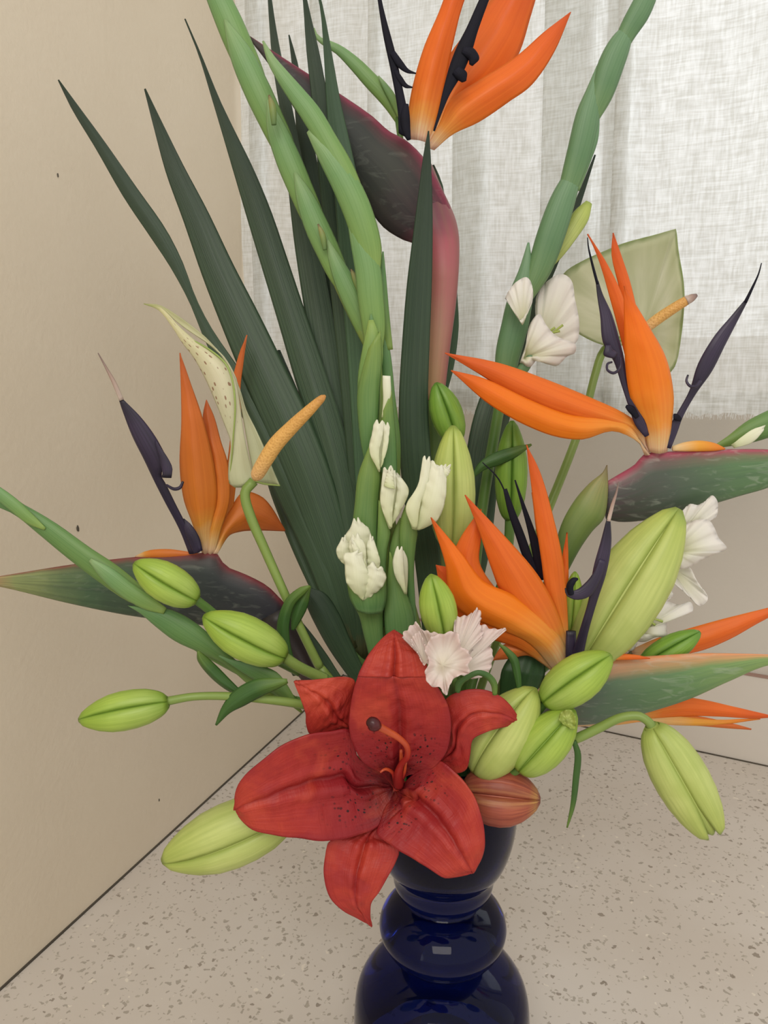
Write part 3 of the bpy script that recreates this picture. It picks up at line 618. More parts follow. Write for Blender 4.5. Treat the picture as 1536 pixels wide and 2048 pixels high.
sep(t, [(818, 278), (816, 240), (824, 180), (848, 95), (880, 20), (912, -70)], [(856, 285), (872, 240), (888, 170), (905, 90), (925, 10), (960, -80)], [.56, .555, .55, .545])
sep(t, [(856, 290), (870, 210), (898, 110), (950, 40), (990, -10), (1030, -60)], [(872, 285), (930, 205), (1000, 160), (1040, 100), (1062, 30), (1085, -50)], [.56, .565, .57, .57])
sep(t, [(850, 290), (875, 180), (930, 70), (965, 20), (985, -20), (1005, -80)], [(860, 290), (900, 190), (960, 90), (1000, 40), (1015, -20), (1030, -80)], [.565, .575, .58, .585], 'orangem')
sep(t, [(852, 296), (880, 245), (900, 200), (965, 155), (1035, 110), (1090, 62), (1141, 25)], [(868, 300), (905, 268), (958, 242), (1020, 200), (1066, 165), (1110, 100), (1141, 25)], [.56, .555, .55, .55, .555])
tg = solid('tongue', [(797, 266), (795, 220), (783, 150), (766, 70), (752, -20), (745, -60)], [(818, 276), (816, 230), (802, 160), (792, 110), (768, 20), (752, -60)], .548, M['black'], t, th=.4, nu=28)
solid('barb', [(785, 105, 12), (800, 128, 15), (815, 142, 9), (832, 147, 3)], None, .546, M['black'], tg, nu=12, th=.5)
solid('barb', [(790, 140, 8), (800, 158, 12), (812, 172, 9), (825, 175, 3)], None, .547, M['black'], tg, nu=12, th=.5)
solid('barb', [(812, 208, 10), (810, 235, 20), (812, 260, 18), (818, 280, 8)], None, .547, M['black'], tg, nu=12, th=.5)
tg = solid('tongue', [(868, 262, 4), (880, 225, 8), (893, 185, 16), (912, 140, 30), (928, 100, 32), (944, 60, 24), (962, 15, 20), (985, -40, 16)], None, .54, M['black'], t, th=.4, nu=28)
solid('barb', [(925, 100, 14), (940, 106, 24), (948, 118, 22), (942, 130, 8)], None, .538, M['black'], tg, nu=12, th=.6)
solid('barb', [(912, 140, 22), (924, 152, 24), (928, 163, 10)], None, .538, M['black'], tg, nu=12, th=.6)
# right flower
t = bird('orange bird of paradise flower at the right with petals spread left and upward', (1310, 905, .51))
solid('spathe', [(1205, 968), (1235, 950), (1268, 930), (1290, 908), (1340, 903), (1400, 900), (1480, 898), (1540, 899), (1640, 906)],
      [(1212, 1038), (1240, 1044), (1280, 1042), (1310, 1036), (1350, 1030), (1400, 1016), (1480, 992), (1540, 974), (1640, 925)], .512, M['spather'], t, nu=36, th=.30, keel=.2)
solid('neck', [(1105, 1115), (1122, 1050), (1148, 1002), (1180, 965), (1205, 945), (1213, 930)], [(1132, 1150), (1160, 1098), (1185, 1062), (1208, 1036), (1216, 985), (1215, 930)], .508, M['neck'], t, nu=26, th=.6)
stem_to_vase(t, (1120, 1130, .508), 34, M['neck'], (.034, .01), 24)
sep(t, [(1292, 905), (1285, 858), (1250, 828), (1180, 795), (1100, 762), (1000, 727), (890, 706)], [(1300, 905), (1262, 862), (1215, 852), (1140, 838), (1060, 810), (960, 748), (890, 706)], [.51, .5, .495, .49])
sep(t, [(1290, 910), (1262, 855), (1210, 838), (1140, 830), (1060, 800), (970, 758), (902, 741)], [(1300, 910), (1272, 880), (1225, 862), (1165, 879), (1090, 866), (985, 812), (902, 741)], [.508, .498, .49, .488], 'orangel')
sep(t, [(1300, 905), (1290, 860), (1265, 800), (1254, 730), (1250, 650), (1248, 572)], [(1335, 905), (1345, 850), (1350, 790), (1335, 718), (1300, 655), (1248, 572)], [.508, .497, .49, .487], 'orangel')
sep(t, [(1292, 900), (1270, 800), (1248, 700), (1222, 600), (1198, 520), (1175, 468)], [(1304, 900), (1290, 800), (1268, 700), (1248, 600), (1215, 530), (1175, 468)], [.512, .51, .508, .505])
sep(t, [(1300, 900), (1275, 760), (1254, 650), (1238, 570), (1224, 510), (1226, 466)], [(1312, 900), (1300, 760), (1280, 650), (1262, 570), (1244, 515), (1226, 466)], [.515, .515, .513, .512])
solid('sepal', [(1345, 892), (1370, 884), (1400, 881), (1430, 886), (1450, 896)], [(1345, 902), (1370, 903), (1400, 903), (1430, 902), (1450, 899)], .51, M['yellow'], t, nu=14, m=10)
tg = solid('tongue', [(1294, 872, 10), (1280, 845, 22), (1266, 815, 16), (1250, 770, 14), (1238, 720, 22), (1222, 680, 34), (1212, 630, 24), (1200, 590, 12), (1194, 562, 6)], None, [.503, .5, .495, .495], M['tongue'], t, th=.35, nu=30)
tube('awn', [(1195, 568, .495, 6), (1185, 530, .495, 5), (1177, 495, .495, 3), (1175, 475, .495, 2)], M['black'], tg, nu=12)
solid('barb', [(1216, 690, 10), (1216, 704, 22), (1232, 712, 14)], None, .492, M['tongue'], tg, nu=10, th=.5)
tube('curl', [(1241, 715, .492, 4), (1240, 735, .492, 5), (1228, 746, .49, 6), (1215, 740, .489, 5), (1215, 728, .49, 5), (1224, 724, .491, 4)], M['tongue'], tg, nu=26)
solid('barb', [(1252, 812, 6), (1262, 818, 16), (1275, 835, 10)], None, .499, M['black'], tg, nu=10, th=.5)
tg = solid('tongue', [(1336, 896, 12), (1346, 860, 20), (1360, 830, 14), (1385, 785, 15), (1410, 735, 32), (1440, 680, 28), (1470, 635, 16), (1492, 602, 7)], None, [.508, .505, .5, .5], M['tongue'], t, th=.35, nu=30)
tube('awn', [(1491, 604, .5, 7), (1505, 575, .5, 5), (1517, 548, .5, 3), (1523, 526, .5, 2)], M['black'], tg, nu=12)
tube('curl', [(1400, 762, .498, 8), (1392, 772, .496, 7), (1380, 772, .495, 6), (1373, 762, .496, 5), (1376, 750, .497, 4)], M['tongue'], tg, nu=22)
solid('barb', [(1348, 828, 4), (1352, 834, 14), (1362, 840, 8)], None, .503, M['black'], tg, nu=8, th=.5)
# centre right flower
t = bird('orange bird of paradise flower low at centre right above the red lily', (1130, 1330, .465))
solid('spathe', [(1050, 1385), (1100, 1362), (1160, 1335), (1225, 1316), (1300, 1312), (1400, 1306), (1480, 1307), (1540, 1309), (1660, 1316)],
      [(1075, 1440), (1120, 1448), (1170, 1450), (1230, 1442), (1300, 1424), (1380, 1398), (1460, 1362), (1540, 1330), (1660, 1320)], [.472, .47, .465, .46], M['spatheg'], t, nu=36, th=.30, keel=.2)
stem_to_vase(t, (1080, 1408, .474), 46, M['neckdark'], (.03, -.005), 26)
solid('neck', [(1040, 1400), (1070, 1385), (1100, 1360), (1125, 1330)], [(1080, 1440), (1115, 1425), (1145, 1400), (1165, 1370)], .474, M['neckdark'], t, nu=14, th=.6)
sep(t, [(1110, 1345), (1060, 1290), (1000, 1262), (930, 1232), (900, 1195), (892, 1130), (862, 1035)], [(1138, 1335), (1130, 1290), (1090, 1240), (1030, 1195), (968, 1165), (925, 1110), (862, 1035)], [.462, .452, .447, .443, .442], 'orangel', dome=.2)
sep(t, [(1110, 1345), (1040, 1300), (970, 1275), (910, 1240), (885, 1190), (872, 1130)], [(1130, 1335), (1080, 1260), (1000, 1215), (940, 1180), (905, 1140), (872, 1130)], [.466, .46, .458, .456, .455])
sep(t, [(1000, 1250), (940, 1200), (905, 1130), (920, 1080), (962, 1018)], [(1060, 1260), (1000, 1190), (960, 1130), (962, 1075), (962, 1018)], [.462, .458, .456, .456])
sep(t, [(1118, 1340), (1060, 1262), (1010, 1200), (985, 1140), (958, 1060), (930, 990)], [(1136, 1330), (1134, 1280), (1110, 1210), (1075, 1150), (1020, 1085), (930, 990)], [.463, .455, .45, .448], 'orange')
sep(t, [(1122, 1335), (1118, 1260), (1094, 1190), (1084, 1120), (1072, 1040), (1062, 960), (1053, 890)], [(1136, 1330), (1136, 1260), (1133, 1190), (1126, 1120), (1108, 1040), (1082, 950), (1053, 890)], [.464, .46, .458, .456])
sep(t, [(1110, 1250), (1092, 1160), (1076, 1080), (1064, 985)], [(1122, 1250), (1112, 1160), (1100, 1080), (1064, 985)], [.47, .472, .474])
sep(t, [(1118, 1260), (1122, 1180), (1126, 1110), (1134, 1065)], [(1128, 1260), (1136, 1180), (1136, 1110), (1134, 1065)], [.474, .476, .478])
sep(t, [(1100, 1330), (1050, 1290), (1010, 1290), (985, 1320)], [(1110, 1345), (1060, 1312), (1020, 1318), (985, 1320)], [.468, .466, .465], 'orangem')
for C in ([(1075, 1150, 10), (1058, 1120, 18), (1040, 1070, 18), (1022, 1020, 14), (1010, 978, 8)], [(1082, 1160, 12), (1078, 1120, 22), (1062, 1060, 14), (1046, 1010, 8), (1030, 960, 3)]):
    solid('tongue', C, None, .472, M['black'], t, nu=18, th=.4)
tube('awn', [(1024, 1032, .473, 4), (1012, 990, .473, 3), (995, 955, .473, 3), (965, 925, .473, 2)], M['black'], t, nu=14)
tg = solid('tongue', [(1150, 1335, 30), (1158, 1300, 22), (1170, 1255, 18), (1186, 1200, 18), (1200, 1140, 28), (1212, 1085, 22), (1217, 1038, 8)], None, [.458, .445, .438, .435], M['tongue'], t, th=.4, nu=30)
solid('barb', [(1205, 1120, 14), (1192, 1155, 20), (1172, 1182, 26), (1152, 1190, 20), (1136, 1186, 12), (1131, 1176, 4)], None, .436, M['tongue'], tg, nu=18, th=.4)
tube('barb', [(1142, 1188, .435, 12), (1140, 1172, .434, 15), (1148, 1160, .434, 12), (1156, 1158, .434, 4)], M['black'], tg, nu=12)
tube('awn', [(1217, 1042, .435, 8), (1225, 1010, .435, 7), (1233, 985, .435, 4), (1237, 963, .435, 2)], M['awn'], tg, nu=14)
solid('barb', [(1140, 1340, 18), (1142, 1300, 22), (1142, 1262, 20)], None, .456, M['tongue'], tg, nu=10, th=.5)
solid('sepal', [(1222, 1314), (1245, 1308), (1275, 1310), (1300, 1316)], [(1222, 1320), (1245, 1320), (1275, 1319), (1300, 1318)], .462, M['orange'], t, nu=12, m=10)
# lower right flower, only petals in view
t = bird('orange bird of paradise petals poking out behind the pale green spathe at right', (1250, 1400, .5))
sep(t, [(1262, 1300), (1310, 1280), (1370, 1262), (1440, 1242), (1500, 1226), (1600, 1200)], [(1262, 1310), (1330, 1314), (1400, 1304), (1460, 1280), (1520, 1245), (1600, 1202)], .515)
sep(t, [(1262, 1432), (1310, 1408), (1350, 1396), (1400, 1400), (1470, 1415), (1545, 1432)], [(1262, 1440), (1330, 1436), (1390, 1433), (1450, 1434), (1510, 1437), (1545, 1434)], .5)
sep(t, [(1262, 1432), (1320, 1428), (1400, 1434), (1450, 1444), (1502, 1457)], [(1262, 1442), (1320, 1448), (1400, 1452), (1450, 1456), (1502, 1459)], .503, 'orangem')
sep(t, [(1262, 1425), (1340, 1432), (1430, 1440), (1520, 1436)], [(1262, 1442), (1340, 1450), (1430, 1450), (1520, 1438)], .502, 'yellow')
sheet('sepal', [(1120, 1452), (1180, 1444), (1230, 1436), (1300, 1428)], [(1120, 1454), (1180, 1452), (1230, 1450), (1300, 1440)], .5, M['creamneck'], t, nu=12)
solid('neck', [(1150, 1408), (1200, 1360), (1262, 1300)], [(1180, 1442), (1230, 1442), (1275, 1440)], .51, M['neck'], t, th=.3, nu=14)
stem_to_vase(t, (1165, 1425, .51), 26, M['neck'], (.036, .02), 22)

# ---------------------------------------------------------------- gladioli
def glad(label, loc): return thing('gladiolus', label, 'flower', P(*loc), group='gladiolus spikes')
def br(t, C, D, mat='glad', th=.55, name='bract', B=None, tip=None):
    return solid(name, C, B, D, M[mat], t, nu=22, m=14, th=th)
t = glad('tallest gladiolus spike leaning to the upper left, all green buds', (740, 690, .515))
tube('stem', [(745, 700, .515, 26), (690, 590, .52, 26), (640, 470, .53, 26), (590, 350, .54, 24), (530, 210, .545, 22), (450, 40, .55, 20), (420, -40, .55, 18)], M['stem'], t)
for C in ([(760, 715, 22), (738, 665, 44), (712, 610, 46), (688, 560, 40), (668, 515, 24), (655, 480, 5)],
          [(705, 600, 20), (680, 555, 40), (655, 500, 48), (632, 450, 48), (610, 395, 36), (590, 345, 6)],
          [(650, 490, 20), (628, 440, 44), (600, 375, 50), (575, 315, 50), (552, 255, 38), (536, 200, 6)],
          [(590, 350, 20), (566, 290, 46), (540, 235, 52), (512, 175, 54), (480, 105, 44), (450, 40, 6)],
          [(535, 210, 20), (505, 150, 48), (478, 90, 54), (452, 30, 52), (425, -30, 40), (400, -90, 6)]):
    br(t, C, .512+.03*(1-max(0, C[2][1])/700), 'glad')
for C in ([(548, 250, 10), (545, 215, 14), (538, 190, 4)], [(650, 500, 8), (645, 470, 12), (636, 448, 3)], [(722, 590, 10), (712, 560, 14), (702, 538, 3)]): br(t, C, .512, 'neck')
stem_to_vase(t, (748, 700, .515), 26, M['stem'], (-.012, .0), via=[(770, 1000, .505, 26)])
t = glad('second gladiolus spike with fat green buds and a bent tip', (745, 680, .505))
tube('stem', [(752, 690, .505, 24), (740, 560, .51, 24), (705, 420, .515, 24), (650, 290, .52, 20), (590, 190, .525, 14), (545, 120, .525, 8)], M['stem'], t)
for C in ([(722, 440, 22), (705, 390, 46), (682, 335, 48), (652, 278, 42), (622, 228, 42), (592, 188, 36), (565, 152, 28), (542, 118, 18), (526, 82, 4)],
          [(748, 560, 22), (738, 500, 52), (718, 430, 58), (692, 370, 56), (660, 315, 46), (636, 282, 30), (617, 262, 10)],
          [(748, 720, 26), (748, 660, 46), (742, 600, 52), (736, 540, 52), (722, 480, 44), (704, 425, 24), (694, 410, 6)],
          [(722, 430, 10), (706, 370, 20), (694, 325, 16), (683, 292, 3)]):
    br(t, C, .503, 'glad' if C[0][2] > 10 else 'neck')
for C in ([(778, 700, 16), (768, 620, 20), (765, 560, 16), (766, 503, 3)], [(790, 980, 20), (788, 880, 26), (778, 790, 24), (772, 720, 22), (768, 655, 8)]): br(t, C, .512, 'gladd')
br(t, [(755, 720, 16), (748, 690, 22), (744, 655, 16), (742, 628, 3)], .498, 'gladd')
stem_to_vase(t, (750, 700, .507), 24, M['stem'], (-.006, .01), via=[(770, 1000, .505, 26)])
# the spike with the opening cream florets
t = glad('gladiolus spike at the middle with cream florets opening up its stem', (760, 1250, .485))
br(t, [(735, 700), (722, 745), (714, 790), (716, 840), (722, 890), (738, 960)], [.492, .492, .492, .497], 'gladd', B=[(762, 660), (764, 720), (760, 780), (757, 830), (752, 890), (746, 960)])
br(t, [(742, 640, 10), (746, 690, 40), (738, 760, 46), (738, 830, 40), (738, 890, 30), (744, 960, 8)], [.494, .494, .5], 'glad')
br(t, [(738, 892), (716, 950), (709, 1010), (704, 1070), (716, 1150), (730, 1250)], .484, 'gladd', B=[(742, 890), (760, 946), (758, 1000), (755, 1080), (765, 1150), (775, 1250)])
br(t, [(762, 830), (759, 890), (757, 940)], .49, 'gladd', B=[(784, 780), (792, 880), (795, 960)])
def fl(t, label=None): return thing('floret', label, None, parent=t)
def F_(t, mat, D, polys, name='petal', **kw):
    f = None
    for k, (out, c, dd, cup, ruf) in enumerate(polys):
        o = petal(name if f else 'floret', out, c, D+dd, M[mat], f or t, cup=cup, ruf=ruf, De=D+dd-.002, **kw)
        f = f or o
    return f
def furled(A, B, D, flaps, th=.6):
    f = solid('floret', A, B, D, M['cream'], t, nu=26, m=20, th=th)
    for a, b, dd, rf in flaps: sheet('petal', a, b, [D-x for x in dd] if isinstance(dd, (list, tuple)) else D-dd, M['cream'], f, nu=26, nv=14, dome=.24, ruf=rf, rk=5, scal=.0022, creases=.00004)
    return f
furled([(757, 944), (742, 910), (738, 893), (745, 865), (752, 850)], [(760, 944), (765, 905), (773, 888), (777, 868), (774, 850)], .482,
       [([(757, 940), (740, 905), (744, 870), (748, 846)], [(760, 940), (758, 905), (765, 870), (768, 848)], .008, .0010), ([(762, 935), (765, 900), (768, 870), (764, 850)], [(765, 928), (775, 893), (778, 868), (779, 852)], .007, .0008)])
solid('floret', [(763, 835), (766, 800), (765, 770), (765, 751)], [(766, 835), (774, 815), (782, 790), (781, 752)], .487, M['cream'], t, nu=12, m=12)
furled([(778, 1058), (766, 1025), (760, 1000), (764, 965), (770, 948)], [(782, 1058), (794, 1026), (804, 1005), (806, 975), (796, 955)], .478,
       [([(780, 1055), (762, 1010), (763, 970), (767, 940)], [(784, 1055), (786, 1010), (792, 970), (790, 938)], .009, .0014), ([(783, 1050), (790, 1010), (794, 975), (788, 948)], [(784, 1050), (806, 1012), (817, 980), (797, 950)], .006, .0016), ([(768, 972), (772, 955), (776, 940)], [(790, 978), (786, 958), (786, 943)], .012, .0008)])
f3 = furled([(716, 1198), (696, 1165), (692, 1135), (694, 1112)], [(728, 1200), (756, 1178), (764, 1150), (756, 1122)], .470,
       [([(706, 1130), (690, 1110), (682, 1085), (700, 1058), (708, 1042)], [(740, 1130), (748, 1105), (744, 1078), (736, 1055), (722, 1042)], [-.004, -.004, -.002], .0012),
        ([(700, 1135), (680, 1120), (673, 1100), (684, 1080)], [(712, 1130), (705, 1110), (700, 1090), (692, 1076)], [.002, .004], .001),
        ([(735, 1150), (735, 1115), (734, 1090), (738, 1074)], [(752, 1150), (760, 1125), (754, 1100), (746, 1078)], [.006, .006, .004], .0012),
        ([(708, 1140), (702, 1112), (698, 1090), (704, 1074)], [(730, 1140), (732, 1112), (730, 1090), (722, 1074)], [.008, .008, .006], .0008),
        ([(718, 1140), (706, 1100), (703, 1084)], [(736, 1140), (730, 1120), (708, 1082)], [.011, .011], .0006),
        ([(722, 1198), (694, 1165), (690, 1130), (688, 1108), (704, 1104)], [(726, 1199), (738, 1165), (735, 1140), (728, 1124), (722, 1108)], [.013, .014, .012], .0016),
        ([(724, 1199), (728, 1165), (730, 1142), (736, 1126)], [(730, 1200), (760, 1178), (772, 1156), (766, 1140)], [.011, .013, .012], .0022)])
br(t, [(694, 1168), (702, 1200), (718, 1232), (726, 1265), (735, 1300), (745, 1350)], .476, 'gladd', B=[(772, 1152), (770, 1197), (767, 1231), (768, 1290), (772, 1350)], th=.6)
sheet('bract', [(694, 1160), (700, 1196), (714, 1222)], [(772, 1150), (772, 1200), (764, 1226)], .464, M['gladd'], t, nu=10, dome=.25)
br(t, [(757, 1000), (755, 1050), (752, 1110), (755, 1170), (760, 1240)], .481, 'glad', B=[(762, 1004), (781, 1062), (774, 1100), (772, 1170), (780, 1240)])
furled([(824, 1058), (813, 1018), (834, 975), (843, 945), (848, 920)], [(838, 1060), (868, 1044), (885, 1008), (888, 968), (890, 936)], .474,
       [([(826, 1056), (812, 1015), (836, 970), (846, 917)], [(834, 1056), (840, 1010), (854, 970), (862, 922)], .013, .0008), ([(832, 1058), (842, 1010), (852, 965), (862, 925)], [(840, 1060), (874, 1040), (890, 1000), (893, 945)], [.009, .013, .012], .0014), ([(876, 950), (882, 938), (888, 932)], [(886, 958), (896, 950), (902, 938)], .012, .0008)], .55)
br(t, [(811, 1010), (802, 1035), (798, 1080), (806, 1130), (815, 1180), (815, 1260)], .478, 'gladd', B=[(818, 1015), (835, 1062), (832, 1090), (828, 1140), (830, 1190), (835, 1260)])
br(t, [(800, 1035), (788, 1060), (778, 1100), (775, 1180), (780, 1260)], .486, 'glad', B=[(806, 1040), (812, 1080), (816, 1140), (820, 1200), (825, 1260)])
furled([(808, 1188), (790, 1150), (785, 1125), (790, 1103)], [(814, 1188), (816, 1150), (815, 1118), (808, 1101)], .472,
       [([(810, 1186), (790, 1150), (787, 1120), (792, 1098)], [(812, 1186), (808, 1150), (806, 1120), (806, 1100)], .007, .0005)])
br(t, [(779, 1103), (774, 1163), (768, 1231), (775, 1300)], .474, 'gladd', B=[(782, 1106), (814, 1188), (830, 1240), (826, 1300)])
tube('stem', [(765, 1040, .492, 30), (765, 1150, .49, 34), (775, 1260, .488, 34)], M['stem'], t)
stem_to_vase(t, (775, 1255, .488), 34, M['stem'], (-.016, -.02), 28)
# right spike
t = glad('gladiolus spike leaning out of the top right corner with closed green buds', (1015, 690, .56))
tube('stem', [(1000, 760, .56, 22), (1040, 620, .565, 22), (1105, 460, .57, 22), (1165, 300, .575, 20), (1225, 130, .58, 18), (1300, -30, .58, 16)], M['stemd'], t)
for C in ([(1008, 800, 22), (1014, 720, 48), (1030, 650, 54), (1042, 590, 48), (1052, 540, 28), (1057, 485, 4)],
          [(1050, 600, 24), (1078, 540, 48), (1102, 470, 56), (1126, 400, 50), (1146, 350, 32), (1158, 318, 5)],
          [(1118, 430, 24), (1142, 360, 42), (1160, 300, 50), (1176, 230, 48), (1188, 180, 30), (1195, 132, 4)],
          [(1152, 380, 14), (1170, 320, 24), (1186, 275, 22), (1198, 228, 4)],
          [(1180, 250, 20), (1202, 190, 46), (1222, 130, 52), (1244, 80, 40), (1266, 40, 5)],
          [(1225, 130, 18), (1252, 70, 36), (1278, 25, 44), (1300, -20, 36), (1325, -70, 5)]):
    br(t, C, .555, 'gladb')
br(t, [(1085, 545, 12), (1115, 505, 26), (1142, 465, 32), (1162, 432, 34), (1178, 405, 14)], .572, 'budp', name='bud')
F_(t, 'white', .562, [([(1072, 645), (1072, 600), (1085, 572), (1120, 548), (1142, 560), (1150, 600), (1158, 645), (1152, 685), (1120, 690)], (1075, 700), .008, -.005, .0015),
                      ([(1010, 596), (1022, 575), (1038, 560), (1054, 555), (1064, 572), (1064, 604), (1050, 628), (1040, 640), (1028, 620)], (1045, 650), -.022, -.004, .0012),
                      ([(1040, 725), (1052, 690), (1060, 650), (1078, 628), (1092, 650), (1112, 672), (1150, 688), (1150, 705), (1135, 712), (1112, 732), (1095, 722), (1080, 712), (1058, 735)], (1048, 715), -.015, -.006, .0015)])
for q_ in ((1110, 655), (1120, 662), (1126, 650)): tube('stamen', [(1075, 680, .556, 4), ((1075+q_[0])/2, 668, .552, 4), (*q_, .55, 5)], M['budp'], t, nu=8)
br(t, [(1030, 760, 10), (1046, 738, 22), (1064, 712, 16), (1078, 690, 4)], .545, 'gladb')
stem_to_vase(t, (1005, 775, .56), 22, M['stemd'], (.015, .03), 22, via=[(960, 1050, .55, 22)])
# left foreground spike
t = glad('green gladiolus spike leaning down to the left over the dark spathe', (590, 1400, .455))
tube('stem', [(600, 1410, .455, 20), (500, 1350, .46, 24), (380, 1280, .465, 24), (240, 1170, .47, 24), (100, 1060, .475, 22), (-40, 960, .48, 20)], M['stemd'], t)
br(t, [(330, 1218), (290, 1178), (236, 1132), (180, 1095), (110, 1045), (50, 1010), (0, 985), (-50, 950)], .46, 'gladd', B=[(318, 1222), (262, 1206), (195, 1162), (130, 1112), (70, 1062), (30, 1030), (-20, 1005), (-60, 960)])
br(t, [(330, 1222, 14), (295, 1205, 30), (255, 1180, 34), (215, 1148, 30), (180, 1120, 8)], .455, 'glad')
br(t, [(90, 1058, 6), (60, 1038, 22), (30, 1012, 26), (0, 988, 24), (-40, 955, 10)], .456, 'glad')
br(t, [(560, 1388), (500, 1345), (450, 1300), (400, 1252), (350, 1222), (300, 1212), (262, 1212)], .458, 'gladd', B=[(520, 1390), (450, 1330), (400, 1305), (350, 1282), (310, 1252), (282, 1228), (255, 1211)])
br(t, [(606, 1425), (560, 1350), (520, 1330), (460, 1318), (440, 1310)], .448, 'gladd', B=[(600, 1425), (545, 1385), (500, 1355), (470, 1335), (436, 1312)], th=.35)
stem_to_vase(t, (590, 1402, .456), 20, M['stemd'], (-.035, -.012), 20)
# small tips
t = glad('small bent green gladiolus tip behind the top black tongue', (790, 215, .575))
br(t, [(800, 250, 10), (785, 215, 26), (768, 190, 32), (742, 162, 32), (712, 130, 28), (678, 100, 20), (648, 84, 14), (634, 74, 8), (628, 56, 3)], .575, 'glad')
br(t, [(800, 235, 8), (784, 195, 16), (770, 172, 12), (757, 152, 3)], .57, 'glad')
stem_to_vase(t, (795, 235, .575), 12, M['stemd'], (.004, .035), 14, via=[(845, 600, .575, 12)])
t = glad('green gladiolus bud entering at the right edge above the spathe', (1500, 880, .53))
br(t, [(1425, 895, 4), (1460, 882, 22), (1500, 864, 44), (1545, 845, 52), (1600, 820, 50), (1650, 800, 20)], .53, 'gladd')
sheet('petal', [(1462, 890), (1500, 862), (1530, 850)], [(1468, 896), (1505, 885), (1525, 862)], .518, M['cream'], t, nu=8, ruf=.001)
tube('stem', [(1428, 895, .53, 14), (1390, 960, .54, 16), (1320, 1080, .54, 16), (1200, 1250, .53, 18)], M['stemd'], t)
stem_to_vase(t, (1205, 1245, .53), 18, M['stemd'], (.038, .015), 18)
# right florets behind the large pale bud
t = glad('white ruffled gladiolus florets behind the big pale bud at right', (1300, 1250, .5))
F_(t, 'white', .5, [([(1355, 1040), (1368, 1018), (1381, 1008), (1396, 1010), (1411, 1002), (1425, 991), (1435, 1005), (1431, 1035), (1411, 1037), (1387, 1040), (1364, 1060)], (1352, 1080), 0, -.004, .0014),
                    ([(1348, 1090), (1360, 1060), (1387, 1042), (1416, 1040), (1428, 1055), (1437, 1076), (1453, 1096), (1430, 1108), (1408, 1117), (1372, 1137), (1352, 1134), (1340, 1120)], (1345, 1105), -.006, -.008, .0014),
                    ([(1334, 1155), (1345, 1130), (1378, 1135), (1393, 1161), (1415, 1193), (1413, 1204), (1399, 1212), (1381, 1196), (1358, 1175)], (1340, 1135), 0, .004, .001),
                    ([(1300, 1120), (1330, 1080), (1355, 1060), (1360, 1110), (1340, 1150), (1310, 1160)], (1335, 1110), .004, 0, .001)])
f = F_(t, 'white', .49, [([(1262, 1262), (1276, 1232), (1287, 1213), (1308, 1210), (1328, 1202), (1358, 1210), (1381, 1204), (1385, 1222), (1358, 1234), (1334, 1243), (1333, 1272), (1310, 1274), (1290, 1283), (1270, 1280)], (1275, 1265), 0, -.008, .0014),
                    ([(1290, 1225), (1310, 1200), (1328, 1182), (1342, 1182), (1346, 1190), (1330, 1205), (1310, 1215)], (1300, 1215), .006, 0, .0008),
                    ([(1230, 1275), (1240, 1250), (1262, 1240), (1275, 1262), (1268, 1298), (1240, 1300)], (1245, 1285), -.002, -.004, .0006)])
for q_ in ((1310, 1250), (1325, 1243)): tube('stamen', [(1280, 1228, .481, 4), (*[(a+b)/2 for a, b in zip((1280, 1228), q_)], .48, 4), (*q_, .48, 5)], M['budp'], f, nu=8)
br(t, [(1180, 1330, 14), (1200, 1300, 34), (1225, 1275, 34), (1240, 1258, 8)], .48, 'budp')
stem_to_vase(t, (1200, 1300, .495), 20, M['stemd'], (.03, .0), 20)
tube('stem', [(1200, 1300, .495, 18), (1260, 1240, .505, 18), (1330, 1130, .512, 16), (1370, 1080, .515, 10)], M['stemd'], t)
# centre ruffled floret beside the lily
t = glad('pinkish white ruffled gladiolus floret just above the red lily', (900, 1340, .425))
F_(t, 'pinkwhite', .422, [([(908, 1300), (911, 1236), (930, 1232), (945, 1226), (955, 1216), (962, 1231), (960, 1250), (967, 1265), (959, 1282), (948, 1290), (935, 1306), (918, 1320)], (905, 1330), .004, -.004, .0016),
                          ([(930, 1330), (950, 1290), (962, 1250), (985, 1258), (1013, 1258), (993, 1272), (979, 1286), (986, 1310), (976, 1347), (955, 1356), (935, 1355)], (915, 1345), .008, -.003, .0018),
                          ([(820, 1290), (805, 1272), (818, 1256), (832, 1245), (842, 1258), (860, 1264), (880, 1268), (900, 1290), (890, 1330), (860, 1330)], (885, 1345), -.006, .003, .0018),
                          ([(850, 1300), (862, 1275), (885, 1268), (911, 1264), (920, 1280), (921, 1292), (935, 1302), (943, 1318), (935, 1332), (940, 1345), (915, 1352), (900, 1368), (892, 1391), (880, 1375), (862, 1372), (850, 1348), (858, 1325)], (885, 1330), -.022, .004, .0026),
                          ([(838, 1262), (850, 1290), (856, 1320), (848, 1330), (835, 1305), (822, 1280)], (850, 1325), -.016, .001, .0012)], nt=110, nr=12, rk=11, jag=.02, rp=4)
stem_to_vase(t, (905, 1350, .43), 16, M['stemd'], (.005, -.03), 18)

